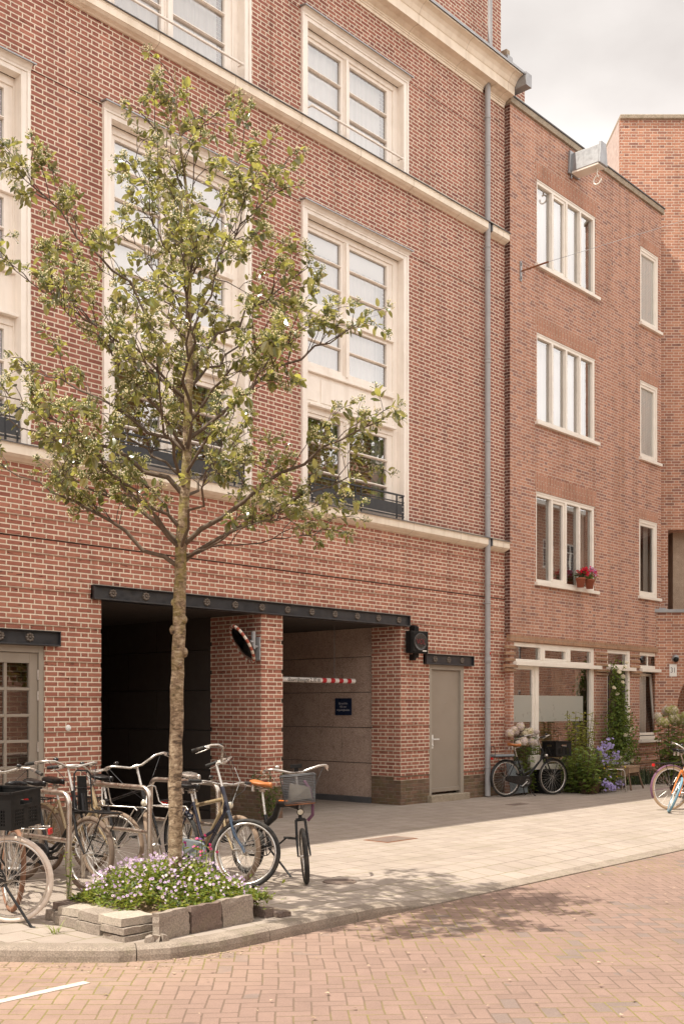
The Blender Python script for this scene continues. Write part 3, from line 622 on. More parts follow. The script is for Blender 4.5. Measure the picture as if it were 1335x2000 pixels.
def top_win(x0,x1):
    dx=x0-12.12; X=lambda v:v+dx; f=MB(); s=MB(); panes=[]; z1=12.40
    casing(f,s,x0,x1,10.655,z1,0); fo=f; f=MB(Matrix.Translation((0,.085,0))); s=MB(Matrix.Translation((0,.085,0))); zc=MB(); zc.sweep([(.0,z1-.004),(-.13,z1-.018),(-.13,z1-.03),(-.135,z1-.03),(-.135,z1-.012),(0,z1+.012)],x0-.03,x1+.03)
    f.box(X(13.24),X(13.34),.035,.12,10.72,12.13); f.box(X(13.265),X(13.315),-.004,.035,10.72,12.128); f.box(X(12.36),X(14.48),.02,.12,10.655,10.72); f.box(X(14.40),X(14.48),.05,.12,10.72,12.13)
    for p0,p1 in ((12.36,13.24),(13.34,14.40)):
        t=.055; y0,y1=.05,.11; q0,q1=10.72,12.13
        s.box(X(p0),X(p0)+t,y0,y1,q0,q1); s.box(X(p1)-t,X(p1),y0,y1,q0,q1); s.box(X(p0)+t,X(p1)-t,y0,y1,q1-t,q1); s.box(X(p0)+t,X(p1)-t,y0,y1,q0,q0+t)
        for bz in (11.22,11.66): s.box(X(p0)+t,X(p1)-t,y0+.004,y1,bz-.017,bz+.017); s.box(X(p0)+t,X(p1)-t,y0-.012,y0+.004,bz-.008,bz+.008)
        panes.append((X(p0)+t*.8,X(p1)-t*.8,q0+t*.8,q1-t*.8,.175))
    fo.add(f.v,f.f); f=fo
    o=win_parts('window',f,s,panes,[M['cream']],M['glass'],[('net_curtain',M['net'],X(12.38),X(14.3),10.72,12.12,.28)],B1)
    zc.build('lead_cap',M['zinc'],o,world=True); rm=MB(); room(rm,X(12.3),X(14.6),10.68,12.3,.22,2.5); rm.build('interior',M['room'],o,world=True)
    r=MB(); y=-.07; r.tube([(X(12.3),y,10.93),(X(14.5),y,10.93)],.018,8); 
    for u in (12.3,14.5): r.tube([(X(u),y,10.93),(X(u),.02,10.93)],.014,8); r.sphere((X(u),y,10.93),.024,8,5)
    r.build('guard_rail',M['cream'],o,world=True)
for (x0,x1),k in zip(WX,('full','full','mixed')): bay(x0,x1,k,.10 if x0<6 else 0); top_win(x0,x1)
for x0,x1 in extra_bays: bay(x0,x1,'full'); top_win(x0,x1)
# steel service door
f=MB(); x0,x1=15.346,16.37
f.box(x0,x0+.07,.0,.12,.12,2.415); f.box(x1-.09,x1,.0,.12,.12,2.415); f.box(x0+.07,x1-.09,.0,.12,2.33,2.415)
df=f.build('door_frame',M['taupe2'],B1,world=True,bevel=.004)
b=MB(); b.box(x0+.072,x1-.092,.045,.09,.165,2.326); b.box(x0+.072,x1-.092,.025,.045,.165,.235)
dd=b.build('service_door',M['taupe'],B1,world=True,bevel=.003)
b=MB(); hx=x0+.13; b.box(hx-.02,hx+.02,.03,.045,.94,1.18); b.tube([(hx,.045,1.10),(hx,-.02,1.10),(hx+.12,-.02,1.10)],.011,8); b.lathe([(0,.012),(.016,.01),(.018,0)],Matrix.Translation((hx,.03,.99))@Matrix.Rotation(R(90),4,'X'),10)
b.build('handle',M['white'],dd,world=True)
for z in (1.98,1.74,.82,.22): b=MB(); b.lathe([(0,.006),(.008,.004),(.01,0)],Matrix.Translation((15.86,.045,z))@Matrix.Rotation(R(90),4,'X'),8); b.build('rivet',M['taupe2'],dd,world=True)
b=MB(); b.box(x0-.06,x1+.06,-.10,.12,-.05,.12); b.build('doorstep',M['stone'],B1,world=True,bevel=.012)
# glazed double door at the left
f=MB(); x0,x1=5.72,7.615; f.box(x0,x0+.07,.02,.13,0,2.415); f.box(x1-.07,x1,.02,.13,0,2.415); f.box(x0+.07,x1-.07,.02,.13,2.33,2.415)
f.build('door_frame',M['taupe2'],B1,world=True,bevel=.004)
for a,c,hs in ((5.795,6.666,0),(6.672,7.542,1)):
    b=MB(); y0,y1=.045,.10; zz=[.62,.94,1.295,1.65,2.005,2.225]; zz=[.68,1.045,1.41,1.775,2.16]
    b.box(a,a+.115,y0,y1,.02,2.326); b.box(c-.115,c,y0,y1,.02,2.326); b.box(a+.115,c-.115,y0,y1,2.20,2.326); b.box(a+.115,c-.115,y0,y1,.02,.62)
    mid=(a+c)/2; b.box(mid-.018,mid+.018,y0+.005,y1-.005,.62,2.2)
    for z in (.935,1.25,1.565,1.885): b.box(a+.115,mid-.018,y0+.005,y1-.005,z-.018,z+.018); b.box(mid+.018,c-.115,y0+.005,y1-.005,z-.018,z+.018)
    o=b.build('glazed_door',M['taupe'],B1,world=True,bevel=.004)
    g=MB(); g.quad((a+.1,.075,.6),(c-.1,.075,.6),(c-.1,.075,2.22),(a+.1,.075,2.22)); g.build('pane',M['glass_low'],o,world=True)
    hx=c if hs else a
    for z in (2.06,1.80,1.18,.3): h=MB(); h.tube([(hx,.035,z-.06),(hx,.035,z+.06)],.012,8); h.build('hinge',M['alu'],o,world=True)
b=MB(); room(b,5.5,7.8,.0,2.5,.14,3.5); b.build('interior',M['room_light'],B1,world=True)
b=MB(); b.box(6.5,6.62,1.2,1.3,0,2.4); b.box(7.2,7.5,1.5,1.6,0,2.4); b.box(5.7,7.6,2.4,2.5,1.1,1.25); b.box(5.9,7.6,.9,1.3,.0,.75); b.build('furniture',M['white'],B1,world=True)
# round cover plate between door and garage, faded
b=MB(); b.lathe([(0,.012),(.036,.010),(.04,0)],Matrix.Translation((7.95,0,1.405))@Matrix.Rotation(R(90),4,'X'),16); tag(b.build('wall_plate',M['white']),'small round whitish cover plate on the brick between glazed door and garage','plate')
# downpipe
b=MB(); px=17.0; b.tube([(px,-.09,.02),(px,-.09,13.24)],.052,14)
for z in (2.55,5.6,8.1,9.8,11.75): b.lathe([(.052,-.05),(.060,-.045),(.060,-.02),(.055,-.015),(.055,.015),(.060,.02),(.060,.045),(.052,.05)],Matrix.Translation((px,-.09,z)),16)
b.lathe([(.052,0),(.062,.01),(.062,.09),(.052,.1)],Matrix.Translation((px,-.09,2.48)),16)
for z in (.55,1.65,3.6,6.6,10.2,12.6): b.lathe([(.053,-.015),(.058,-.015),(.058,.015),(.053,.015)],Matrix.Translation((px,-.09,z)),14); b.box(px-.01,px+.01,-.05,.0,z-.012,z+.012)
b.tube([(17.0,-.14,13.62),(17.0,-.14,15.4)],.045,12)
dp=b.build('downpipe',M['pipe'],B1,world=True)
b=MB(); F=Matrix.Translation((px-.012,-.143,2.66))@Matrix.Rotation(R(90),4,'X'); b.lathe([(0,.004),(.034,.003),(.036,0)],F,16,a0=-1.3,a1=1.3); b.build('sticker',M['red'],dp,world=True)

# ---------------------------------------------------------------- things on the main facade
# VOL signal
s=empty('full_signal',(14.80,-.17,2.77),'black square signal box reading VOL in red letters above the grey door','signal',rz=R(-8))
b=MB(); b.box(-.20,.20,-.05,.09,-.185,.19); b.box(-.175,.175,-.062,-.05,-.165,.17)
b.obox((.0,.05,.23),(.10,.05,.09)); b.obox((.0,.07,.27),(.07,.05,.05)); b.obox((.0,.05,-.22),(.10,.05,.08)); b.obox((-.02,.07,-.26),(.05,.05,.05)); b.box(-.04,.04,.085,.17,-.3,-.2); b.box(-.04,.04,.085,.17,.2,.3)
b.build('housing',M['plastic'],s,bevel=.01)
b=MB(); b.lathe([(0,.010),(.08,.009),(.128,.004),(.135,.012),(.148,.012),(.15,0)],Matrix.Translation((0,-.062,.005))@Matrix.Rotation(R(90),4,'X'),32); b.build('lens',M['dark_lens'] if 'dark_lens' in M else plain('smoked_lens',(.05,.045,.043),.3,0,var=.1,spec=.5),s)
text_mesh('lettering','VOL',.125,plain('dull_red_letter',(.20,.03,.035),.5),s,Matrix.Translation((0,-.080,.005))@Matrix.Rotation(R(90),4,'X'),sx=.85)
b=MB(); b.box(.05,.15,-.064,-.0622,-.155,-.135); b.build('label_strip',M['white'],s)
# convex traffic mirror
s=empty('traffic_mirror',(11.28,.06,2.58),'round convex traffic mirror with red and white rim, tilted down on the brick pier','mirror')
Mm=Matrix.Translation((-.36,-.03,0.0)); nrm=Vector((-.781,.36,-.5)).normalized(); Q=nrm.to_track_quat('Z','Y').to_matrix().to_4x4(); F=Mm@Q
b=MB(); b.lathe([(0,.05),(.12,.042),(.22,.022),(.272,.0)],F,40); b.build('mirror_face',M['mirror'],s)
b=MB()
for k in range(32): b.lathe([(.268,-.002),(.272,.012),(.305,.014),(.318,.0),(.316,-.02)],F,2,mi=k%2,a0=k*math.pi/16,a1=(k+1)*math.pi/16)
b.build('rim',[M['red_dull'] if 'red_dull' in M else plain('faded_red',(.42,.10,.06),.5),plain('faded_white',(.75,.66,.55),.5)],s)
b=MB(); b.lathe([(.31,-.015),(.25,-.06),(.1,-.085),(.0,-.09)],F,32); b.build('backing',M['plastic'],s)
b=MB(); b.box(-.022,.0,-.05,.06,-.22,.12); b.tube([(-.10,.0,-.06),(-.10,.0,.20)],.034,12); b.tube([(-.005,0,-.02),(-.10,0,-.02)],.02,8); b.tube([(-.10,0,.05),F@Vector((0,0,-.085))],.018,8); b.build('bracket',M['pipe'],s,bevel=.003)
# height bar
s=empty('height_bar',(13.1,.8,2.115),'white hanging height bar with red stripes reading doorrijhoogte 2.10 m','barrier')
b=MB(); 
segs=[(-1.05,-.30,0)]; x=-.12
b=MB(); edges=[-1.3]+[.33+.104*k for k in range(9)]
for k,(a,c) in enumerate(zip(edges,edges[1:])): b.tube([(a,0,0),(c,0,0)],.042,16,mi=k%2,caps=(k in (0,len(edges)-2)))
b.build('bar',[M['white'],plain('barrier_red',(.50,.03,.035),.5)],s)
text_mesh('lettering','doorrijhoogte 2.10 m',.088,M['black'],s,Matrix.Translation((-.115,-.043,0))@Matrix.Rotation(R(90),4,'X'),sx=1.0)
b=MB()
for xx in (.66,-.9):
    for k in range(29):
        z=.05+k*.032; b.tube([(xx+.008*math.cos(a),.008*math.sin(a)*(k%2)*1.,z+.016*math.sin(a)) if k%2==0 else (xx,.008*math.cos(a),z+.016*math.sin(a)) for a in [i*math.pi/3 for i in range(6)]],.0035,4,closed=True)
b.build('chain',M['lead'],s)
# blue notice
s=empty('notice_board',(14.60,1.345,1.675),'small dark blue notice board on the concrete passage wall','sign')
b=MB(); b.box(-.012,.0,-.195,.195,-.15,.15); b.build('board',plain('navy_board',(.012,.022,.055),.35),s,bevel=.004)
text_mesh('lettering','Bij rood licht\nVOL voor\nvergunninghouders',.05,plain('pale_letter',(.62,.60,.62),.5),s,Matrix.Translation((-.0135,0,0))@Matrix.Rotation(R(-90),4,'Z')@Matrix.Rotation(R(90),4,'X'),extrude=.0005,sx=.8)
# ---------------------------------------------------------------- orange brick house
B2=empty('brick_house',(21,0,0),'orange brick house with four-light cream windows, hoist beam and flower pots on its sill','house')
OY=.12
frO=lambda u,z,d:(u,-OY-d,z)
big=[(18.64,20.97,10.37,12.06),(18.64,20.95,7.28,9.04),(18.62,20.93,4.12,5.91)]
sml=[(22.99,23.90,10.36,12.10),(22.98,23.87,7.31,9.07),(22.94,23.85,4.18,5.93)]
gfo=(17.83,20.93,.42,2.915); gdo=(21.47,22.50,.0,2.92); gwo=(22.96,24.0,.93,2.92)
holes=big+sml+[gfo,gdo,gwo]; X0,X1=17.70,24.03
xs=cuts(X0,X1,[h for r in holes for h in r[:2]]); zs=cuts(-.2,13.15,[h for r in holes for h in r[2:]]+[.6])
def cell(i,j):
    x=(xs[i]+xs[i+1])/2; z=(zs[j]+zs[j+1])/2
    if inside(x,z,holes): return None
    return (0,0)
b=MB(); grid(b,xs,zs,cell,frO,.11)
b.quad((17.699,.2,3.0),(17.699,-OY,3.0),(17.699,-OY,13.15),(17.699,.2,13.15),1)
b.box(17.75,24.02,.4,9,-.2,13.1,0)
random.seed(8)
for k in range(6):           # dark ventilation slots (open joints)
    pass
for cx,cz in ((18.35,9.75),(18.2,6.62),(21.35,6.63),(21.5,9.73),(21.7,12.1),(18.5,12.45),(21.7,11.45)):
    for k in range(4): b.box(cx+(k%2)*.10-.006,cx+(k%2)*.10+.006,-OY-.003,-OY+.01,cz-.12*(k//2)-.03*(k%2)-.05,cz-.12*(k//2)-.03*(k%2),2)
b.build('wall',[M['orange'],M['dark_edge'],M['lead']],B2,world=True)
# fanned soldier courses above the windows
for r,o in [(q,.0) for q in big]+[(q,.0) for q in sml]:
    h=.34 if r in big else .23; e=.07 if r in big else .0
    b=MB(); b.prism([(r[0]-.0,r[3]+.002),(r[1]+.02,r[3]+.002),(r[1]+.02+e,r[3]+h),(r[0]-e,r[3]+h)],lambda a,z,d:(a,-OY-d,z),-.05,.003); b.build('soldier_course',M['soldier'],B2,world=True)
b=MB(); b.box(17.66,24.06,-OY-.035,-OY+.05,2.93,3.05)
b.build('brick_band',M['tan_soldier'],B2,world=True,bevel=.004)
for x0,x1 in ((17.52,17.85),(20.95,21.46),(22.51,22.95)):
    for k,z in enumerate((2.42,2.54,2.66,2.78)):
        b=MB(); b.box(x0-(.03 if k<1 else 0),x1+(.03 if k<1 else 0),-OY-.03-.035*(k<1),-OY+.02,z,z+.061); b.build('brick_ledge',M['tan_brick'],B2,world=True,bevel=.006)
    b=MB(); b.box(x0,x1,-OY-.04,-OY+.02,2.35,2.405); b.build('brick_ledge',M['tan_brick'],B2,world=True,bevel=.006)
for z in (.80,.62,.40): b=MB(); b.box(22.5,24.05,-OY-.03,-OY+.02,z,z+.06); b.build('brick_ledge',M['tan_brick'],B2,world=True,bevel=.006)
b=MB(); b.box(17.67,24.10,-OY-.05,.5,13.15,13.27,0); b.box(17.66,24.12,-OY-.07,.52,13.27,13.30,1); b.build('coping',[M['stone'],M['lead']],B2,world=True,bevel=.006)
M['bright_blind']=curtain('bright_blind',(.90,.88,.85),14,.15)
def hwin(r,n,open_k=None,curt='net',lowglass=False):
    x0,x1,z0,z1=r; f=MB(); s=MB(); panes=[]; cu=[]; y=-OY
    f.box(x0,x0+.06,y+.02,y+.12,z0,z1); f.box(x1-.085,x1,y+.015,y+.12,z0,z1); f.box(x0+.06,x1-.085,y+.015,y+.12,z1-.085,z1); f.box(x0-.0,x1+.0,y+.005,y+.015,z1-.03,z1+.0)
    f.box(x0-.06,x1+.10,y-.07,y+.12,z0-.06,z0+.005); f.box(x0+.06,x1-.085,y+.01,y+.12,z0+.005,z0+.07)
    X0_,X1_=x0+.06,x1-.085; wv=(X1_-X0_)/n
    for k in range(n):
        a=X0_+k*wv; c=a+wv
        if k: f.box(a-.028,a+.028,y-.0,y+.12,z0+.07,z1-.085)
        a2=a+(.028 if k else 0); c2=c-(.028 if k<n-1 else 0); t=.04
        if k==open_k or n==1:
            t=.055; s.box(a2,a2+t,y+.03,y+.09,z0+.07,z1-.085); s.box(c2-t,c2,y+.03,y+.09,z0+.07,z1-.085); s.box(a2+t,c2-t,y+.03,y+.09,z1-.085-t,z1-.085); s.box(a2+t,c2-t,y+.03,y+.09,z0+.07,z0+.07+t); 
        panes.append((a2,c2,z0+.07,z1-.09,y+.07))
    if curt=='net' and n==1: cu=[('roller_blind',M['bright_blind'],x0+.06,x1-.14,z0+.05,z1-.1,y+.085)]
    elif curt=='net': cu=[('net_curtain',M['net'],x0+.06,x1-(.25 if n>1 else .14),z0+.05,z1-.1,y+(.17 if n>1 else .11)),('curtain',M['curtain'],x1-.22,x1-.1,z0+.05,z1-.1,y+.2)]
    elif curt=='half': cu=[('curtain',M['curtain'],x1-.3,x1-.1,z0+.05,z1-.1,y+.2),('curtain',M['curtain'],x0+.06,x0+.14,z0+.05,z1-.1,y+.2)]
    o=win_parts('window',f,s if s.f else None,panes,[M['ivory']],M['glass_low'] if lowglass else (M['glass_side'] if n==1 else M['glass']),cu,B2)
    rm=MB(); room(rm,x0+.02,x1-.02,z0+.02,z1-.02,y+.13,2.5); rm.build('interior',M['room'],o,world=True)
    return o
hwin(big[0],4,1); hwin(big[1],4); hwin(big[2],4,1,'half',True)
for k,r in enumerate(sml): hwin(r,1,curt='net' if k<2 else 'half')
# shop-like ground floor front
y=-OY; f=MB(); s=MB(); x0,x1,z0,z1=gfo
f.box(x0,x0+.05,y+.03,y+.12,z0,z1); f.box(x1-.12,x1,y+.02,y+.12,z0,z1); f.box(x0+.05,x1-.12,y+.02,y+.12,2.84,2.915); f.box(x0-.04,x1+.16,y-.09,y+.12,2.47,2.545); f.box(x0+.05,x1-.12,y+.02,y+.12,2.545,2.60)
f.box(x0+.05,x1-.12,y+.02,y+.12,.42,.52); f.box(18.62,18.74,y+.01,y+.12,.52,2.47); f.box(18.80,18.93,y+.01,y+.12,2.6,2.84); f.box(19.82,19.95,y+.01,y+.12,2.6,2.84)
s.box(x0+.05,18.62,y+.04,y+.1,2.40,2.47); s.box(18.55,18.62,y+.04,y+.1,.52,2.4); 
for a,c in ((18.93,19.82),): 
    t=.05; s.box(a,a+t,y+.02,y+.1,2.6,2.84); s.box(c-t,c,y+.02,y+.1,2.6,2.84); s.box(a+t,c-t,y+.02,y+.1,2.6,2.64); s.box(a+t,c-t,y+.02,y+.1,2.80,2.84)
panes=[(x0+.05,18.56,.52,2.41,y+.07),(18.74,x1-.12,.52,2.47,y+.07),(x0+.05,18.8,2.6,2.84,y+.07),(18.98,19.77,2.64,2.8,y+.07),(19.95,x1-.12,2.6,2.84,y+.07)]
o=win_parts('shop_window',f,s,panes,[M['ivory']],M['glass_low'],[('curtain',M['beige_curtain'],19.7,20.25,1.75,2.46,y+.3),('curtain',M['curtain'],20.6,20.8,.5,2.46,y+.28)],B2)
g=MB(); g.quad((x0+.05,y+.064,1.38),(18.56,y+.064,1.38),(18.56,y+.064,1.90),(x0+.05,y+.064,1.90)); g.quad((18.80,y+.064,1.38),(20.55,y+.064,1.38),(20.55,y+.064,1.90),(18.80,y+.064,1.90)); g.build('frosted_film',M['frost'],o,world=True)
rm=MB(); room(rm,17.85,20.9,.3,2.9,y+.13,3.5); rm.build('interior',M['room'],o,world=True)
# front door
f=MB(); x0,x1,z0,z1=gdo; f.box(x0,x0+.06,y+.02,y+.12,0,z1); f.box(x1-.10,x1,y+.0,y+.12,0,z1); f.box(x0+.06,x1-.1,y+.02,y+.12,2.84,z1); f.box(x0-.04,x1+.14,y-.09,y+.12,2.47,2.545); f.box(x0+.06,x1-.1,y+.02,y+.12,2.545,2.6)
o=win_parts('door_frame',f,None,[(x0+.06,x1-.1,2.6,2.84,y+.07)],[M['ivory']],M['glass_low'],[],B2)
rm=MB(); room(rm,x0+.02,x1-.02,2.5,2.9,y+.13,2.5); rm.build('interior',M['room'],o,world=True)
b=MB(); b.box(x0+.06,x1-.1,y+.06,y+.11,.02,2.47); b.box(x0+.15,x0+.16,y+.055,y+.06,.1,2.4); b.box(x1-.2,x1-.19,y+.055,y+.06,.1,2.4); d=b.build('front_door',M['door_dark'] if 'door_dark' in M else plain('dark_purple_door',(.035,.026,.030),.35,0,var=.15,scale=4),B2,world=True)
b=MB(); b.tube([(x1-.16,y+.06,1.05),(x1-.16,y+.01,1.05),(x1-.26,y+.01,1.05)],.011,8); b.build('handle',M['alu'],d,world=True)
b=MB(); b.box(x1-.03,x1-.0,y-.03,y,1.36,1.42); b.build('door_bell',M['black'],B2,world=True)
# kitchen window
f=MB(); s=MB(); x0,x1,z0,z1=gwo
f.box(x0,x0+.05,y+.03,y+.12,z0,z1); f.box(x1-.09,x1,y+.01,y+.12,z0,z1); f.box(x0+.05,x1-.09,y+.02,y+.12,2.84,z1); f.box(x0-.03,x1+.12,y-.09,y+.12,2.47,2.545); f.box(x0+.05,x1-.09,y+.02,y+.12,2.545,2.62); f.box(x0-.06,x1+.10,y-.09,y+.12,z0-.06,z0); f.box(x0+.05,x1-.09,y+.02,y+.12,z0,z0+.08); f.box(23.44,23.475,y+.05,y+.1,2.62,2.84)
rot=Matrix.Rotation(R(5),3,'X')                       # tilted casement
ang=R(5); sm=MB(Matrix.Translation((0,y+.05,z0+.10))@Matrix.Rotation(-ang,4,'X'))
h=1.42; a,c=x0+.06,x1-.10
for q in ((a,a+.06,0,h),(c-.06,c,0,h),(a+.06,c-.06,h-.06,h),(a+.06,c-.06,0,.06)): sm.box(q[0],q[1],-.0,.05,q[2],q[3])
o=win_parts('window',f,sm,[(x0+.05,x1-.09,2.62,2.84,y+.07)],[M['ivory']],M['glass_low'],[('net_curtain',M['net'],x0+.06,x0+.74,1.02,2.46,y+.20)],B2)
g=MB(Matrix.Translation((0,y+.05,z0+.10))@Matrix.Rotation(-ang,4,'X')); g.quad((a+.05,.025,.05),(c-.05,.025,.05),(c-.05,.025,h-.05),(a+.05,.025,h-.05)); g.build('pane',M['glass_side'],o,world=True)
rm=MB(); room(rm,x0+.02,x1-.02,.9,2.9,y+.14,2.5); rm.build('interior',M['room'],o,world=True)
# hoist beam in zinc with hook
b=MB(); bx=20.02; prof=[(-.19,-.12),(.19,-.12),(.19,.10),(.13,.245),(-.13,.245),(-.19,.10)]
b.prism([(bx-.15,12.62),(bx+.15,12.62),(bx+.09,13.02),(bx-.09,13.02)],lambda a,z,d:(a,-OY-d,z),0,.68)
b.prism([(bx-.21,12.58),(bx+.21,12.58),(bx+.17,13.06),(bx-.17,13.06)],lambda a,z,d:(a,-OY-d,z),0,.05); b.prism([(bx-.165,12.605),(bx+.165,12.605),(bx+.105,13.06),(bx-.105,13.06)],lambda a,z,d:(a,-OY-d,z),.66,.71)
ho=b.build('hoist_beam',M['zinc'],B2,world=True,bevel=.012)
b=MB(); b.box(bx-.14,bx+.14,-OY-.67,-OY-.06,12.585,12.622); b.build('soffit_board',M['ivory'],ho,world=True)
b=MB(); hy=-OY-.56; b.tube([(bx,hy,12.6),(bx,hy,12.42)],.014,8); pts=[(bx,hy+.085*math.sin(t),12.335+.085*math.cos(t)) for t in [i*.35 for i in range(-1,15)]]; b.tube(pts,.017,8); b.lathe([(.0,.02),(.05,.02),(.05,0),(0,0)],Matrix.Translation((bx,hy,12.565)),12); b.build('hook',M['ivory'],ho,world=True)
b=MB(); b.tube([(bx-.1,-OY-.03,12.6),(bx-.1,-OY-.03,12.5)],.02,8); b.build('drain_stub',M['zinc'],ho,world=True)
# span wire anchored on the house
s=empty('span_wire',(18.06,-OY,10.06),'thin span wire running from a small steel wall plate on the orange house','wire')
b=MB(); b.box(-.03,.03,-.02,0,-.19,.19); b.box(-.012,.012,-.024,-.02,-.16,-.1,1); b.box(-.012,.012,-.024,-.02,.1,.16,1); b.build('wall_plate',[M['zinc'],M['black']],s)
b=MB(); b.tube([(0,-.02,0),(.04,-.12,.02)],.016,6); b.tube([(.04,-.12,.02),(.16,-.42,.09),(.2,-.5,.11)],.018,6); b.build('turnbuckle',M['rust'],s)
b=MB(); A=Vector((.2,-.5,.11)); E_=Vector((5.6,-16,3.6)); b.tube([A.lerp(E_,i/14)+Vector((0,0,-.35*math.sin(math.pi*i/14))) for i in range(15)],.0045,5); b.build('wire',M['pipe'],s)

# ---------------------------------------------------------------- corner building (faces the camera across the street end)
cs,sn=math.cos(R(41.95)),math.sin(R(41.95))
O3=Vector((24.37,.05,0)); dirR=Vector((sn,-cs,0)); dirB=Vector((cs,sn,0))
B3=empty('corner_building',O3,'tall corner building of pale orange brick closing the street, with open loggia and arch','building')
fr3=lambda u,z,d: tuple(O3+dirR*u-dirB*d+Vector((0,0,z)))
lg=(.17,3.0,3.95,5.86)
b=MB(); xs=cuts(-.97,6,[lg[0],lg[1]]); zs=cuts(3.7,15.55,[lg[2],lg[3]])
grid(b,xs,zs,lambda i,j: None if inside((xs[i]+xs[i+1])/2,(zs[j]+zs[j+1])/2,[lg]) else (0,0),fr3,.9)
b.prism([(-.965,-.5),(6,-.5),(6,15.55),(-.965,15.55)],fr3,-6,-1.0,0)
# plastered left flank above the lower roof
L0=fr3(-.972,11,0); b.quad(fr3(-.972,10.5,-6),fr3(-.972,10.5,-.06),fr3(-.972,15.55,-.06),fr3(-.972,15.55,-6),1)
# projecting lower wall with arch: outline with arch opening
za=3.86; arch_x=1.15; rad=.98; ax0=.36
pts=[]
d=.55
def low(u): return u
# lower wall pieces around arch (arch centre u=1.62, springing z 1.62)
cxa,spr,ra=1.42,1.62,1.20; ring=[(cxa-ra*math.cos(t),spr+ra*math.sin(t)) for t in [i*math.pi/28 for i in range(29)]]
b.add([fr3(-.30,-.3,d),fr3(cxa-ra,-.3,d),fr3(cxa-ra,spr,d),fr3(-.30,spr,d)],[(0,1,2,3)],2)
b.add([fr3(cxa+ra,-.3,d),fr3(11,-.3,d),fr3(11,spr,d),fr3(cxa+ra,spr,d)],[(0,1,2,3)],2)
L=[fr3(-.30,spr,d)]+[fr3(u,z,d) for u,z in ring]+[fr3(11,spr,d)]
tops=[(-.30,za)]+[(min(max(u,-.30),11),za) for u,z in ring]+[(11,za)]
T=[fr3(u,z,d) for u,z in tops]
for i in range(len(L)-1): b.add([L[i],L[i+1],T[i+1],T[i]],[(0,1,2,3)],2)
for i in range(len(ring)-1):
    (u0,z0),(u1,z1)=ring[i],ring[i+1]; b.add([fr3(u0,z0,-1.5),fr3(u1,z1,-1.5),fr3(u1,z1,d),fr3(u0,z0,d)],[(0,1,2,3)],2)
b.add([fr3(cxa-ra,-.3,-1.5),fr3(cxa-ra,spr,-1.5),fr3(cxa-ra,spr,d),fr3(cxa-ra,-.3,d)],[(3,2,1,0)],2)
b.add([fr3(-.30,-.3,-.5),fr3(-.30,-.3,d),fr3(-.30,za,d),fr3(-.30,za,-.5)],[(0,1,2,3)],2)
b.add([fr3(-.30,za,-.3),fr3(-.30,za,d),fr3(11,za,d),fr3(11,za,-.3)],[(0,1,2,3)],2)
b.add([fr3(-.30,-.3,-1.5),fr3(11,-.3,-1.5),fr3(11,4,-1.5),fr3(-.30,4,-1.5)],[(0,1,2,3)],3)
b.build('wall',[M['third'],M['plaster'],M['third'],M['concrete_dark']],B3,world=True)
b=MB(); b.prism([(-.36,za),(11,za),(11,za+.07),(-.36,za+.07)],fr3,-.15,d+.06); b.prism([(-.45,za+.0),(-.02,za+.0),(-.02,za+.12),(-.45,za+.12)],fr3,-.0,d-.1); b.build('sill',M['zinc'],B3,world=True)
b=MB(); b.prism([(-.97,15.55),(6,15.55),(6,15.66),(-.97,15.66)],fr3,-6,.05); b.build('coping',M['stone'],B3,world=True,bevel=.02)
b=MB(); b.prism([(.16,5.86),(3.0,5.86),(3.0,6.12),(.16,6.12)],fr3,-.05,.004); b.build('soldier_course',M['third'],B3,world=True)
b=MB(); b.prism([(.42,3.95),(3,3.95),(3,5.86),(.42,5.86)],fr3,-.9,-.45); b.build('loggia_panel',M['pebble'],B3,world=True)
# wall lamp and house number
p=Vector(fr3(.17,2.80,d+.02)); s=empty('wall_lamp',p,'small grey dome lamp on the corner building beside the arch','lamp')
b=MB(); b.sphere((0,0,0),.085,14,8); b.lathe([(0,.10),(.05,.10),(.06,.0)],Matrix.Translation((0,0,0))@Matrix.Rotation(R(90),4,'Y'),12); b.build('shade',M['zinc'],s)
b=MB(); b.sphere((-.05,-.04,-.03),.062,12,8); b.build('bulb_cover',M['plastic'],s)
p=Vector(fr3(.12,2.52,d+.008)); s=empty('house_number',p,'white house number plate 31 on the corner building','sign',rz=R(-48.05))
b=MB(); b.box(-.085,.085,-.006,.006,-.14,.14); b.build('plate',M['white'],s,bevel=.003)
text_mesh('lettering','31',.17,M['lead'],s,Matrix.Translation((0,-.0075,0))@Matrix.Rotation(R(90),4,'X'),extrude=.0005,sx=.8)

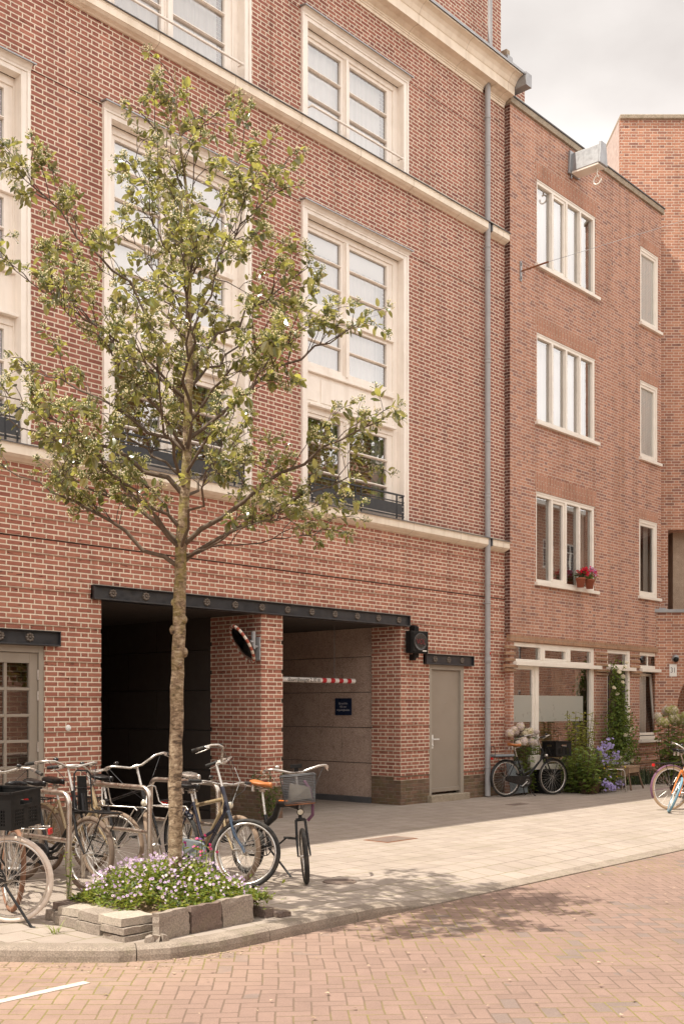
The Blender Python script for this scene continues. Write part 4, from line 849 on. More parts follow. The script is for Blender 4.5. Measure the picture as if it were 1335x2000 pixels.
# ---------------------------------------------------------------- the other side of the street (seen in the window panes)
def opposite(x0,x1,h,mat,label,y=-24.2):
    o=empty('terraced_house',((x0+x1)/2,y,0),label,'house'); b=MB(); frY=lambda u,z,d:(x1-(u-x0),y+d,z)
    wn=[(x0+1.0+2.7*k,x0+2.3+2.7*k,z,z+1.8) for k in range(int((x1-x0-1)/2.7)) for z in (.9,4.1,7.2,10.2) if z+2<h]
    xs=cuts(x0,x1,[q for r in wn for q in r[:2]]); zs=cuts(-.2,h,[q for r in wn for q in r[2:]])
    grid(b,xs,zs,lambda i,j: None if inside((xs[i]+xs[i+1])/2,(zs[j]+zs[j+1])/2,wn) else (0,0),frY,.15)
    b.box(x0,x1,y-9,y-.35,-.2,h,0); b.build('wall',mat,o,world=True)
    b=MB(); g=MB()
    for r in wn:
        a,c=x1-(r[1]-x0),x1-(r[0]-x0)
        b.box(a,a+.09,y-.14,y-.02,r[2],r[3]); b.box(c-.09,c,y-.14,y-.02,r[2],r[3]); b.box(a,c,y-.14,y+.02,r[2],r[2]+.1); b.box(a,c,y-.14,y-.02,r[3]-.1,r[3]); b.box((a+c)/2-.04,(a+c)/2+.04,y-.14,y-.03,r[2],r[3]); b.box(a,c,y-.14,y-.04,r[2]+1.2,r[2]+1.27)
        g.quad((c,y-.12,r[2]),(a,y-.12,r[2]),(a,y-.12,r[3]),(c,y-.12,r[3]))
    b.box(x0,x1,y-.1,y+.35,h-.25,h,0)
    b.build('window',M['white'],o,world=True); g.build('pane',M['lead'],o,world=True)
opposite(-10,6,9.5,M['orange'],'orange brick terraced house on the far pavement, at the near end of its row')
opposite(6,22,10.6,M['brick_gf'],'red brick terraced house on the far pavement, in the middle of its row')
opposite(42,74,14.2,M['brick_gf'],'red brick terraced house on the far pavement, beyond the street corner')
opposite(22,42,9.8,M['orange'],'orange brick terraced house on the far pavement, at the far end of its row')
# ---------------------------------------------------------------- street tree in the planter
TR=Vector((5.65,-4.87,0)); RI=Vector((sn,-cs,0)); FW=Vector((cs,sn,0)); UP=Vector((0,0,1))
tree=empty('whitebeam_tree',TR,'young tree with yellow-green leaves and lichened trunk, standing in the flower planter','tree')
def bark():
    q=NT('lichen_bark'); co=q.obj(); v=q.sep(co); n=q.noise(q.vec(q.m('MULTIPLY',v[0],14),q.m('MULTIPLY',v[1],14),q.m('MULTIPLY',v[2],30)),1,5,.65,1); f=q.noise(co,55,4,.7)
    c=q.ramp(n,[(.36,(.085,.058,.04)),(.46,(.22,.155,.10)),(.55,(.33,.245,.165)),(.66,(.50,.41,.30))]); c=q.mix(.6,c,q.ramp(f,[(.3,(.6,.58,.55)),(.7,(1.2,1.2,1.15))]),'MULTIPLY')
    g=q.m('MULTIPLY',q.map(v[2],1.6,3.1,.05,1),q.map(q.noise(co,9,4,.7),.44,.60,0,.75)); c=q.mix(g,c,(.26,.22,.05))
    return q.pbr(c,.9,0,q.bump(q.m('ADD',n,f),.8,.008))
M['bark']=bark(); M['limb']=plain('limb_bark',(.12,.085,.058),.85,0,var=.4,scale=30,bump=.004)
M['twig']=plain('twig_bark',(.085,.055,.04),.8,0,var=.3,scale=30)
M['leaf']=leaf_mat('whitebeam_leaf',(.088,.112,.042),(.31,.31,.19),(.46,.45,.10),.20,.38,.5)
for n_ in M['leaf'].node_tree.nodes:
    if n_.type=='BSDF_PRINCIPLED': n_.inputs['Specular IOR Level'].default_value=.9
M['bud']=plain('pale_flower_buds',(.74,.66,.40),.7,0,var=.2,scale=60); M['bud2']=plain('green_fruit_buds',(.14,.17,.035),.6,0,var=.2,scale=60)
random.seed(21)
TK=[(0,0,.066),(.0,.4,.058),(.005,1.2,.054),(.03,2.2,.052),(.045,2.89,.049),(.08,3.42,.040),(.10,3.83,.035),(.114,4.43,.030),(.11,5.05,.021),(.114,5.58,.014),(.07,5.98,.010),(.02,6.38,.007),(0,6.78,.004)]
def trunk_at(h):
    for a,c in zip(TK,TK[1:]):
        if a[1]<=h<=c[1]:
            t=(h-a[1])/(c[1]-a[1]); return RI*(a[0]+(c[0]-a[0])*t)+UP*h, a[2]+(c[2]-a[2])*t
    return RI*TK[-1][0]+UP*TK[-1][1], .004
b=MB(); tp=[]; rr=[]
h=-.05
while h<6.78:
    p,r=trunk_at(max(h,0)); tp.append(p+Vector((random.uniform(-1,1),random.uniform(-1,1),0))*.006*(1 if h>.3 else 0)+UP*(h if h<0 else 0)); rr.append(r*(1+random.uniform(-.04,.04))+(.02*max(0,(.25-h)) if h<.25 else 0)); h+=.11
b.tube(tp,rr,14,mi=0)
for hh,az,s in ((2.1,-.1,.035),(2.28,2.9,.032),(2.36,.4,.03),(2.0,1.2,.03),(2.5,3.3,.026)):
    p,r=trunk_at(hh); c=p+(RI*math.cos(az)-FW*abs(math.sin(az)))*r*.95; b.sphere(c,s,8,6,(.8,.8,1.2))
limbs=[]; tips=[]
def curve(p0,p1,bend,n=9,wob=.03):
    d=p1-p0; out=[]
    for i in range(n+1):
        t=i/n; q=p0+d*t+bend*math.sin(math.pi*t)
        if 0<i<n: q=q+Vector((random.gauss(0,1),random.gauss(0,1),random.gauss(0,1)))*wob*d.length*.35
        out.append(q)
    return out
# (start height, tip lateral, tip height, tip depth, radius)
LB=[(3.05,-1.33,3.55,-.15,.020),(2.95,-.50,3.55,-.35,.017),(3.10,-1.05,3.62,.35,.022),(3.35,-1.42,4.18,.1,.022),(3.75,-1.20,3.85,-.6,.015),(3.9,-1.40,4.55,.45,.016),(4.05,-1.25,5.1,-.2,.016),(4.4,-1.36,6.06,.1,.014),(4.8,-.60,5.75,.5,.010),(4.4,-.85,4.75,-.7,.013),(5.2,-.42,6.1,.1,.008),(5.75,-.26,6.45,-.05,.005),(5.6,.22,6.5,.15,.006),
 (3.30,1.64,3.90,-.2,.023),(3.42,1.56,3.66,.5,.018),(2.95,1.15,3.22,-.3,.010),(2.88,1.22,3.05,.2,.009),(3.8,1.5,4.80,.15,.018),(4.0,.85,4.5,-.5,.014),(4.3,1.05,5.32,.3,.014),(4.6,.62,5.6,-.35,.010),(4.75,.95,6.12,.1,.011),(5.0,.55,5.98,-.2,.008),(4.2,.8,5.0,.8,.012),(3.6,1.0,4.3,-.9,.014),
 (3.6,-.15,4.75,1.25,.016),(3.7,.30,4.9,-1.25,.016),(3.4,-.1,4.2,-1.3,.015),(3.5,.35,4.05,1.3,.015),(3.7,-.65,4.5,-1.0,.014),(4.1,.2,5.0,1.0,.012),(4.4,.15,5.3,-.8,.011),(4.7,0,5.7,.7,.010),(4.9,-.2,5.5,-.6,.010),(3.5,-.55,3.75,1.0,.014),(3.3,.5,3.55,-1.0,.014),(3.3,-.6,3.6,-1.0,.013),(4.6,-.7,5.35,.5,.011),(3.9,-.85,4.2,.9,.013)]
for h0,la,ht,dp,r in LB:
    h0=max(2.72+.04*(len(limbs)%6),min(h0,ht-.58*math.hypot(la,dp))); p0,_=trunk_at(h0); p1=RI*la+UP*ht+FW*dp; pts=curve(p0,p1,UP*.04*(p1-p0).length,10,.04)
    n=len(pts); b.tube(pts,[r*(1-.82*i/(n-1)) for i in range(n)],7,mi=2 if r>.009 else 1); limbs.append((pts,r))
def dirn(v,spread):
    w=Vector((random.gauss(0,1),random.gauss(0,1),random.gauss(0,1))); return (v.normalized()+w*spread).normalized()
twigs=[]
for pts,r in limbs:
    Lm=sum((a-c).length for a,c in zip(pts,pts[1:])); ns=max(4,int(Lm*8.0))
    for k in range(ns):
        t=random.uniform(.24,1)*(len(pts)-1); i=min(int(t),len(pts)-2); p=pts[i].lerp(pts[i+1],t-i); ax=(pts[i+1]-pts[i])
        dv=dirn(ax.normalized()*.7+UP*.35,.55); ln=random.uniform(.16,.50)*(1.1-.4*t/len(pts)); q=p+dv*ln
        tw=curve(p,q,UP*.04,4,.06); b.tube(tw,[.0045-.0007*i for i in range(5)],4,mi=1); twigs.append((tw,dv))
        if ln>.26:
            for s_ in range(2):
                o=tw[2+s_]; dv2=dirn(dv+UP*.2,.7); q2=o+dv2*random.uniform(.10,.2); t2=curve(o,q2,UP*.02,3,.05); b.tube(t2,[.003,.0026,.0022,.002],4,mi=1); twigs.append((t2,dv2))
    twigs.append(([pts[-3],pts[-2],pts[-1]],pts[-1]-pts[-2]))
for hh in [4.6+.085*k for k in range(25)]:
    p,r=trunk_at(hh); a=hh*2.4*3; dv=(RI*math.cos(a)+FW*math.sin(a)+UP*.7).normalized(); q=p+dv*random.uniform(.15,.34); tw=curve(p,q,UP*.03,4,.05); b.tube(tw,[.004]*5,4,mi=1); twigs.append((tw,dv))
b.build('trunk',[M['bark'],M['twig'],M['limb']],tree)
LF=[(0,0),(.16,.02),(.30,.12),(.40,.25),(.45,.36),(.40,.42),(.45,.52),(.38,.60),(.38,.70),(.26,.78),(.22,.86),(.10,.92),(0,1)]
def leaf(b,p,dv,nrm,L,fold=.25,curl=.12,mi=0,w=.62):
    x=dv.normalized(); y=nrm.cross(x)
    if y.length<1e-4: y=x.orthogonal()
    y=y.normalized(); z=x.cross(y)
    def P(s,t): return p+x*(t*L)+y*(s*L*w)+z*(abs(s)*fold*L-curl*L*t*t)
    mid=[P(0,t) for t in (0,.25,.45,.65,.85,1)]
    left=[P(s*1.0,t) for s,t in LF[1:-1]]; right=[P(-s,t) for s,t in LF[1:-1]]
    vs=mid+left+right; o=6; m=len(left); fs=[]
    seq=[(0,0),(1,3),(2,5),(3,7),(4,9)]   # midrib index vs outline breaks
    br=[0,2,4,6,8,10]
    for k in range(5):
        a,c=br[k],min(br[k+1],m-1)
        Lf=[o+i for i in range(a,c+1)]; Rf=[o+m+i for i in range(a,c+1)]
        fs.append(tuple([k,k+1]+Lf[::-1])); fs.append(tuple([k+1,k]+Rf))
    b.add(vs,fs,mi)
lb=MB(); bb=MB(); nl=0
for tw,dv in twigs:
    end=tw[-1]; ax=(tw[-1]-tw[-2]).normalized(); n=random.randint(5,9)
    for k in range(n):
        f=random.random(); p=tw[-1].lerp(tw[max(0,len(tw)-3)],f*.9); a=random.random()*6.28
        side=(ax.orthogonal().normalized()*math.cos(a)+ax.cross(ax.orthogonal().normalized())*math.sin(a))
        d=(side*.9+ax*random.uniform(0,.9)-UP*random.uniform(-.25,.42)).normalized(); nn=(UP*random.uniform(.5,1.5)+Vector((random.gauss(0,.5),random.gauss(0,.5),0))).normalized()
        L=random.choice([random.uniform(.035,.06),random.uniform(.05,.075),random.uniform(.06,.092)]); pe=p+d*random.uniform(.01,.03)
        leaf(lb,pe,d,nn,L,random.uniform(.05,.4),random.uniform(-.05,.3)); nl+=1
    if random.random()<.95:
        c0=end+ax*.01
        for k in range(random.randint(18,34)):
            dd=dirn(ax*.6+UP*.9,.7); q=c0+dd*random.uniform(.025,.062); bb.tube([c0,c0.lerp(q,.6)+UP*.004,q],.0009,3,mi=1,caps=False)
            bb.add([q+Vector(v)*.0062 for v in ((1,0,0),(0,1,0),(-1,0,0),(0,-1,0),(0,0,1.1),(0,0,-1.1))],[(0,1,4),(1,2,4),(2,3,4),(3,0,4),(1,0,5),(2,1,5),(3,2,5),(0,3,5)],1 if random.random()<.4 else 0)
cr_=lb.build('crown',M['leaf'],tree); bb.build('flower_buds',[M['bud'],M['bud2']],cr_)
print('leaves',nl,'twigs',len(twigs))

# ---------------------------------------------------------------- bicycles
def axisM(p,d):   # frame at p with z along d
    return Matrix.Translation(p)@Vector(d).to_track_quat('Z','Y').to_matrix().to_4x4()
def bike(name,loc,heading,label,o):
    """origin on the ground under the bottom bracket; x forward. o = options"""
    g=o.get; root=empty(name,(loc[0],loc[1],zp(loc[0],loc[1])),label,'bicycle',rz=heading); 
    root.rotation_euler=(R(g('lean',0)),0,heading)
    W=g('R',.342); tw=g('tyre_w',.021); wb=g('wb',1.10); xr=-.44 if not g('fold') else -.36; xf=xr+wb; bbz=.28 if not g('fold') else .30
    fm=M[g('frame','black')]; tyr=M[g('tyre','rubber')]; rimm=M[g('rim','alu')]; met=M[g('metal','alu')]
    ha=R(g('ha',67)); sax=Vector((-math.cos(ha),0,math.sin(ha))); rake=.05
    base=Vector((xf,0,W))+Vector((-math.sin(ha),0,-math.cos(ha)))*rake    # steering axis passes here at hub level
    top=base+sax*((g('head',.90)-base.z)/math.sin(ha)); crown=base+sax*((W+.36 if not g('fold') else W+.33)-base.z)/math.sin(ha)
    st=Matrix.Translation(base)@Matrix.Rotation(R(g('steer',0)),4,sax)@Matrix.Translation(-base)
    def wheel(c,S,mir):
        MM=(S or Matrix.Identity(4))@Matrix.Translation(c)@Matrix.Rotation(R(90),4,'X')
        b=MB(MM); ri=W-2*tw; b.lathe([(ri-.012,-.010),(ri+.004,-.013),(ri+.006,0),(ri+.004,.013),(ri-.012,.010),(ri-.016,0),(ri-.012,-.010)],n=48)
        w_=b.build('wheel',rimm,root)
        b=MB(MM); pr=[(W-tw+tw*math.cos(a),tw*math.sin(a)) for a in [i*math.pi/4 for i in range(9)]]; b.lathe(pr,n=56); b.build('tyre',tyr if not mir else M[g('ftyre',g('tyre','rubber'))],w_)
        b=MB(MM); hr=.026 if not mir else .018
        if g('drum') and mir==(g('drum')=='f'): hr=.045
        b.lathe([(0,-.06),(.007,-.06),(.007,-.045),(hr,-.034),(hr*.8,-.02),(hr*.8,.02),(hr,.034),(.007,.045),(.007,.06),(0,.06)],n=14); b.build('hub',met,w_)
        b=MB(MM); ns=g('ns',32)
        for k in range(ns):
            a=2*math.pi*k/ns; a2=a+(.55 if k%4<2 else -.55); z=.03 if k%2 else -.03
            b.tube([(hr*math.cos(a2),hr*math.sin(a2),z),((ri-.01)*math.cos(a),(ri-.01)*math.sin(a),0)],.0013,3,caps=False)
        b.build('spokes',M['spoke'],w_)
        return w_
    wheel(Vector((xr,0,W)),None,False); wheel(Vector((xf,0,W)),st,True)
    bbp=Vector((0,0,bbz)); sc=Vector((-.19,0,g('seat_cluster',.74))); hb=crown+sax*.02; ht=top-sax*.01
    b=MB(); rt=g('tube_r',.016)
    b.tube([hb,ht],.019,12); rear=Vector((xr,0,W))
    ty=g('type','step')
    if ty=='fold':
        p=[hb+sax*.12+Vector((0,0,0)),hb+Vector((-.25,0,.13)),hb+Vector((-.45,0,.09)),Vector((-.13,0,.44)),Vector((-.2,0,.40))]
        b.tube([hb+sax*.10,hb+Vector((-.16,0,.115)),hb+Vector((-.34,0,.105)),Vector((.04,0,.60)),Vector((-.10,0,.50))],[.033,.034,.034,.033,.032],14)
        b.tube([Vector((-.12,0,.60)),Vector((-.06,0,.42)),bbp],.022,10); b.tube([Vector((-.1,0,.5)),Vector((-.25,.0,.37)),Vector((xr+.1,0,W+.06))],.02,8)
        b.tube([hb+Vector((-.36,.0,.075)),hb+Vector((-.36,.05,.10))],.018,8)
        for s in (-1,1): b.tube([bbp,Vector((xr+.12,.045*s,W+.03)),rear+Vector((0,.055*s,0))],.010,6); b.tube([Vector((-.13,.02*s,.5)),Vector((xr+.1,.04*s,W+.14)),rear+Vector((0,.055*s,0))],.009,6)
        sc=Vector((-.125,0,.60))
    else:
        b.tube([bbp,sc],rt,10); b.tube([bbp-Vector((0,.035,0)),bbp+Vector((0,.035,0))],.021,12)
        if ty=='mens': b.tube([sc-Vector((0,0,.03)),ht-sax*.03],.014,10); b.tube([bbp,hb+sax*.02],.017,10)
        elif ty=='step': b.tube([hb+sax*.10,Vector((.36,0,.66)),Vector((.18,0,.50)),Vector((.02,0,.43)),bbp.lerp(sc,.30)],rt,10); b.tube([bbp,hb+sax*.02],.017,10)
        elif ty=='oma': b.tube([hb+sax*.12,Vector((.36,0,.60)),Vector((.22,0,.44)),Vector((.06,0,.335)),bbp.lerp(sc,.12)],rt,10); b.tube([bbp,Vector((.14,0,.33)),Vector((.30,0,.46)),hb+sax*.03],.016,10)
        elif ty=='mtb': b.tube([sc-Vector((0,0,.06)),ht-sax*.05],.020,10); b.tube([bbp,hb+sax*.03],.024,10)
        for s in (-1,1):
            b.tube([bbp+Vector((-.05,.03*s,0)),rear+Vector((.12,.05*s,-.02)),rear+Vector((0,.062*s,0))],.009,6); b.tube([sc-Vector((0,0,.02))+Vector((0,.014*s,0)),rear.lerp(sc,.55)+Vector((0,.045*s,0)),rear+Vector((0,.062*s,0))],.008,6)
    fr=b.build('frame',fm,root)
    if g('stripe'):
        b=MB(); b.tube([hb+Vector((-.05,0,.155)),hb+Vector((-.16,0,.143)),hb+Vector((-.34,0,.14)),Vector((.04,0,.634)),Vector((-.09,0,.535))],.008,6); b.build('stripe',M['orange_paint'],fr)
    b=MB(st); b.tube([crown+Vector((0,-.045,0)),crown+Vector((0,.045,0))],.016,8); b.tube([crown,hb+sax*.02],.0175,8); fh=Vector((xf,0,W))
    for s in (-1,1): b.tube([crown+Vector((0,.043*s,0)),crown.lerp(base,.55)+Vector((0,.052*s,0)),base.lerp(fh,.35)+Vector((0,.056*s,.06)),fh+Vector((0,.058*s,0))],[.013,.012,.010,.008],8)
    b.build('fork',M[g('fork',g('frame','black'))],root)
    # handlebar with stem, grips, levers, bell and cables
    hh=g('bar',1.08); stp=top+sax*((hh-.04-top.z)/math.sin(ha))
    b=MB(st); b.tube([top-sax*.02,stp],.0125,10); sf=stp+Vector((g('reach',.05),0,.035)); b.tube([stp,stp+Vector((.0,0,.02)),sf],.012,8); b.tube([sf-Vector((0,.025,0)),sf+Vector((0,.025,0))],.018,10)
    sw=g('sweep',.20); bw=g('barw',.30); rise=g('rise',.045); gp=[]
    half=[Vector((0,0,0)),Vector((.005,.06,.0)),Vector((.02,bw*.45,rise*.5)),Vector((.03,bw*.72,rise)),Vector((0,bw*.93,rise)),Vector((-.06,bw,rise*.85)),Vector((-.06-sw*.4,bw*1.03,rise*.55)),Vector((-.06-sw*.75,bw*1.05,rise*.3))]
    if g('flat'): half=[Vector((0,0,0)),Vector((0,.1,0)),Vector((-.02,.2,.02)),Vector((-.05,.30,.02)),Vector((-.06,.33,.02))]
    bar=[sf+Vector((p.x,-p.y,p.z)) for p in half[::-1]]+[sf+p for p in half[1:]]
    b.tube(bar,.0115,8); hbj=b.build('handlebar',met,root)
    for s in (-1,1):
        ends=[sf+Vector((p.x,p.y*s,p.z)) for p in half[-2:]]; d=(ends[1]-ends[0]).normalized()
        b=MB(st); b.tube([ends[1]-d*.075,ends[1]-d*.065,ends[1]+d*.045,ends[1]+d*.05],[.0145,.0165,.0165,.014],10); b.build('grip',M[g('grip','rubber')],hbj)
        b=MB(st); k=ends[1]-d*.10; b.obox(k+Vector((.005,0,-.006)),(.035,.03,.022)); b.tube([k+Vector((.02,-.005*s,-.012)),k+Vector((.03,0,-.02))+d*.05,k+Vector((.022,.005*s,-.03))+d*.13],[.006,.0055,.004],6); b.build('brake_lever',M['alu'],hbj)
        b=MB(st); c0=k+Vector((.03,-.01*s,-.01)); c1=hb+Vector((.02,.01*s,.06)); b.tube([c0,c0+Vector((.09,-.03*s,.02)),c0.lerp(c1,.5)+Vector((.12,0,.03)),c1],.0028,4); b.build('brake_cable',M['steel_black'],hbj)
    if g('bell',1): b=MB(st); p=sf+Vector((.0,-bw*.6,rise+.02)); b.sphere(p,.026,10,6,(1,1,.7)); b.build('bell',M[g('bellm','bell')],hbj)
    if g('display'): b=MB(st); b.obox(sf+Vector((.02,0,.06)),(.05,.11,.035)); b.obox(sf+Vector((.02,0,.03)),(.03,.04,.04)); b.build('phone_mount',M['plastic'],hbj)
    # saddle
    sx=sc+Vector((-.035,0,.11)) if not g('fold') else sc+Vector((-.06,0,.20)); sz=g('saddle_h',.96)
    b=MB(); b.tube([sc,Vector((sc.x-.35*(sz-.06-sc.z),0,sz-.06))],.0125,8); sxp=sc.x-.35*(sz-.06-sc.z); b.tube([(sxp-.08,.025,sz-.045),(sxp+.10,.012,sz-.05)],.005,5); b.tube([(sxp-.08,-.025,sz-.045),(sxp+.10,-.012,sz-.05)],.005,5); b.obox((sxp,0,sz-.06),(.04,.05,.03)); 
    for s in (-1,1): b.lathe([(.016,0),(.019,.01),(.016,.02),(.019,.03),(.016,.04),(.019,.05),(.016,.06)],Matrix.Translation((sxp-.085,.05*s,sz-.08)),8)
    b.build('seat_post',met,root)
    b=MB(); prof=[(-.13,.03,.012),(-.125,.075,.02),(-.09,.098,.014),(-.04,.090,.006),(.01,.060,.0),(.06,.034,.001),(.11,.022,.004),(.145,.016,.001),(.152,.004,-.006)]; rings=[]
    for x,wd,zz in prof: rings.append([Vector((sxp+x,wd*math.cos(a),sz+zz+(.022*math.sin(a) if math.sin(a)>0 else .032*math.sin(a)))) for a in [i*math.pi/6 for i in range(12)]])
    vs=[p for r_ in rings for p in r_]; fs=[(i*12+k,i*12+(k+1)%12,(i+1)*12+(k+1)%12,(i+1)*12+k) for i in range(len(rings)-1) for k in range(12)]; fs=[f[::-1] for f in fs]+[tuple(range(12)),tuple(range(len(vs)-1,len(vs)-13,-1))]
    b.add(vs,fs,0,True); b.build('saddle',M[g('saddle','black')],root)
    # drive
    b=MB(); cy=-.055; 
    b.tube([bbp+Vector((0,-.075,0)),bbp+Vector((0,.075,0))],.008,8); ca=R(g('crank',35))
    for s in (-1,1):
        e=bbp+Vector((math.cos(ca)*.17*s,.08*-s*-1 if False else .08*s,math.sin(ca)*.17*s)); b.tube([bbp+Vector((0,.075*s,0)),e],.010,6)
    if not g('case'): b.lathe([(.085,-.002),(.095,-.003),(.095,.003),(.085,.002),(.085,-.002)],axisM(bbp+Vector((0,cy,0)),(0,1,0)),28); [b.tube([bbp+Vector((0,cy,0)),bbp+Vector((.088*math.cos(k*1.257),cy,.088*math.sin(k*1.257)))],.006,5) for k in range(5)]
    ck=b.build('crank',met if not g('fold') else M['black'],root)
    for s in (-1,1):
        e=bbp+Vector((math.cos(ca)*.17*s,.125*s,math.sin(ca)*.17*s)); b=MB(); b.tube([e-Vector((0,.05*s,0)),e+Vector((0,.05*s,0))],.006,6)
        for q in (-.035,.035): b.obox(e+Vector((q,0,0)),(.016,.085,.022))
        for q in (-.042,.042): b.obox(e+Vector((0,q,0)),(.086,.008,.018))
        b.build('pedal',M['rubber'],ck)
    b=MB(); a=bbp+Vector((0,cy,0)); c=Vector((xr,cy,W))
    if g('case'):
        n=14; pl=[(a.x+.10*math.cos(t),a.z+.10*math.sin(t)) for t in [-math.pi/2+math.pi*i/n for i in range(n+1)]]+[(c.x+.055*math.cos(t),c.z+.055*math.sin(t)) for t in [math.pi/2+math.pi*i/n for i in range(n+1)]]
        b.prism(pl,lambda u,z,d:(u,-.055+d-.018,z),.030,-.0); b.lathe([(.035,0),(.045,-.004),(.05,0)],axisM((a.x,-.074,a.z),(0,-1,0)),20,mi=1); b.build('chain_case',[M[g('casem','black')],met],root,bevel=.006)
    else:
        b.tube([a+Vector((0,0,.095)),c+Vector((0,0,.036))],.004,4); b.tube([a-Vector((0,0,.095)),c-Vector((0,0,.036))],.004,4); b.lathe([(.0,-.006),(.042,-.004),(.042,.004),(0,.006)],axisM(c,(0,1,0)),18); b.build('chain',M['rust' if g('rusty') else 'lead'],root)
    # mudguards
    def guard(c,S,a0,a1,m_):
        b=MB(S); r=W+.014; n=18; hw=.027
        for i in range(n):
            t0=a0+(a1-a0)*i/n; t1=a0+(a1-a0)*(i+1)/n
            def q(t,y,dr=0): return Vector((c.x+(r+dr)*math.cos(t),y,c.z+(r+dr)*math.sin(t)))
            for y0,y1,d0,d1 in ((-hw,-hw*.5,-.012,0),(-hw*.5,hw*.5,0,0),(hw*.5,hw,0,-.012)):
                b.add([q(t0,y0,d0),q(t1,y0,d0),q(t1,y1,d1),q(t0,y1,d1)],[(0,1,2,3)],0,True); b.add([q(t0,y0,d0-.002),q(t0,y1,d1-.002),q(t1,y1,d1-.002),q(t1,y0,d0-.002)],[(0,1,2,3)],0,True)
        tt=a1 if abs(a1)>abs(a0) else a0; e=a1-(a1-a0)*.12
        for s in (-1,1): b.tube([c+Vector((0,.055*s,0)),Vector((c.x+(r-.005)*math.cos(e),.028*s,c.z+(r-.005)*math.sin(e)))],.0025,4)
        b.build('mudguard',m_,root)
    if g('guards',1):
        gm=M[g('guardm',g('frame','black'))]; guard(Vector((xr,0,W)),None,R(50),R(205),gm)
        if g('fguard',1): guard(Vector((xf,0,W)),st,R(120),R(-12) if g('fgl') else R(25),gm)
    # carriers
    if g('rcarrier',1) and not g('fold'):
        b=MB(); z=W+.40; x0,x1=xr-.30,xr+.14
        for yy in (-.065,.065): b.tube([(x1+.06,yy*.3,z+.02),(x1,yy,z),(x0,yy,z)],.006,6)
        b.tube([(x0,-.065,z),(x0-.015,0,z),(x0,.065,z)],.006,6)
        for xx in (-.1,.03,-.2): b.tube([(xr+xx,-.065,z),(xr+xx,.065,z)],.004,5)
        for s in (-1,1): b.tube([(xr-.14,.065*s,z),(xr,.07*s,W)],.005,5); b.tube([(xr+.02,.065*s,z),(xr,.07*s,W)],.005,5)
        if g('hoop'): b.tube([(x0+.03,-.06,z),(x0,-.06,z+.17),(x0-.005,-.04,z+.20),(x0-.005,.04,z+.20),(x0,.06,z+.17),(x0+.03,.06,z)],.006,6)
        b.build('rear_carrier',M[g('carm','black')],root)
        if g('board'): b=MB(); b.box(x0,x1,-.085,.085,z+.012,z+.05); b.build('carrier_pad',M['grey_paint'],root,bevel=.012)
        b=MB(); b.box(x0-.03,x0-.012,-.035,.035,z-.05,z-.005); b.build('tail_light',M['red'],root,bevel=.004)
    fc=g('fcarrier')
    if fc:
        cm=M[g('fcarm','black')]; b=MB(st if fc!='rigid' else None); z=W+.385; x0=xf-.10; x1=xf+.30
        if fc=='panel':     # tall hooped board carrier
            for yy in (-.10,.10): b.tube([(x0-.06,yy*.9,z+.33),(x0-.02,yy,z+.02),(x0+.03,yy,z),(x1,yy,z)],.008,7)
            b.tube([(x0-.06,-.09,z+.33),(x0-.065,-.06,z+.36),(x0-.065,.06,z+.36),(x0-.06,.09,z+.33)],.008,7); b.tube([(x0-.045,-.095,z+.2),(x0-.045,.095,z+.2)],.006,6); b.tube([(x1,-.10,z),(x1+.01,0,z),(x1,.10,z)],.008,6)
            for xx in (.0,.1,.2): b.tube([(xf+xx,-.10,z),(xf+xx,.10,z)],.005,5)
            b.tube([(x0-.05,0,z+.15),(x0-.01,0,z-.02)],.03,8)
        else:
            for yy in (-.10,.10): b.tube([(x0-.035,yy*.5,z+.17),(x0-.005,yy*.75,z+.03),(x0+.03,yy,z),(x1-.03,yy,z),(x1,yy,z-.03)],.007,7)
            for xx in (-.02,.07,.16,.25): b.tube([(xf+xx,-.10,z),(xf+xx,.10,z)],.005,5)
            b.tube([(x0-.035,-.05,z+.17),(x0-.04,.0,z+.185),(x0-.035,.05,z+.17)],.007,6)
        for s in (-1,1): b.tube([(x1-.02,.10*s,z),(xf+.05,.07*s,W+.02),(xf,.066*s,W)],.006,6)
        b.build('front_carrier',cm,root)
        if fc=='panel': b=MB(st); b.prism([(-.055,-.03),(.055,-.03),(.05,.31),(-.05,.31)],lambda a,z_,d:(x0-.02-.12*z_/.31*.4+d,a,z+z_),-.004,.004); b.build('carrier_board',M['plastic'],root)
    if g('light',1):
        b=MB(st); p=hb+Vector((.075,0,.03)) if not g('fold') else hb+Vector((.075,0,.06)); b.lathe([(0,-.05),(.025,-.04),(.034,-.005),(.034,.0),(.028,.004)],axisM(p,(1,0,-.05)),14); b.tube([p+Vector((-.04,0,-.01)),hb],.006,6); hl=b.build('headlight',M[g('lightm','alu')],root)
        b=MB(st); b.lathe([(0,.012),(.02,.009),(.030,.002)],axisM(p,(1,0,-.05)),14); b.build('lens',M['lens'],hl)
    if g('stand',1):
        b=MB(); s=-1 if g('stand')=='r' else 1
        if g('stand')=='two': 
            for q in (-1,1): b.tube([(-.03,.04*q,bbz-.03),(.10,.15*q,.02),(.13,.155*q,.012)],.009,6)
        else:
            p0=(xr+.02,.07*s,W-.03) if g('axle_stand') else (-.06,.03*s,bbz-.02); b.tube([p0,(p0[0]+(.22 if not g('axle_stand') else -.24),.17*s,.015),(p0[0]+(.25 if not g('axle_stand') else -.27),.175*s,.01)],.011,6)
        b.build('kickstand',M['black'],root)
    if g('lock'): b=MB(); b.lathe([(.055,-.015),(.075,-.015),(.075,.015),(.055,.015),(.055,-.015)],axisM((xr+.30,0,W+.12),(1,0,-.35)),18,a0=.5,a1=5.8); b.build('frame_lock',M['black'],root)
    return root,dict(xf=xf,xr=xr,W=W,st=st,hb=hb,sf=sf,top=top)
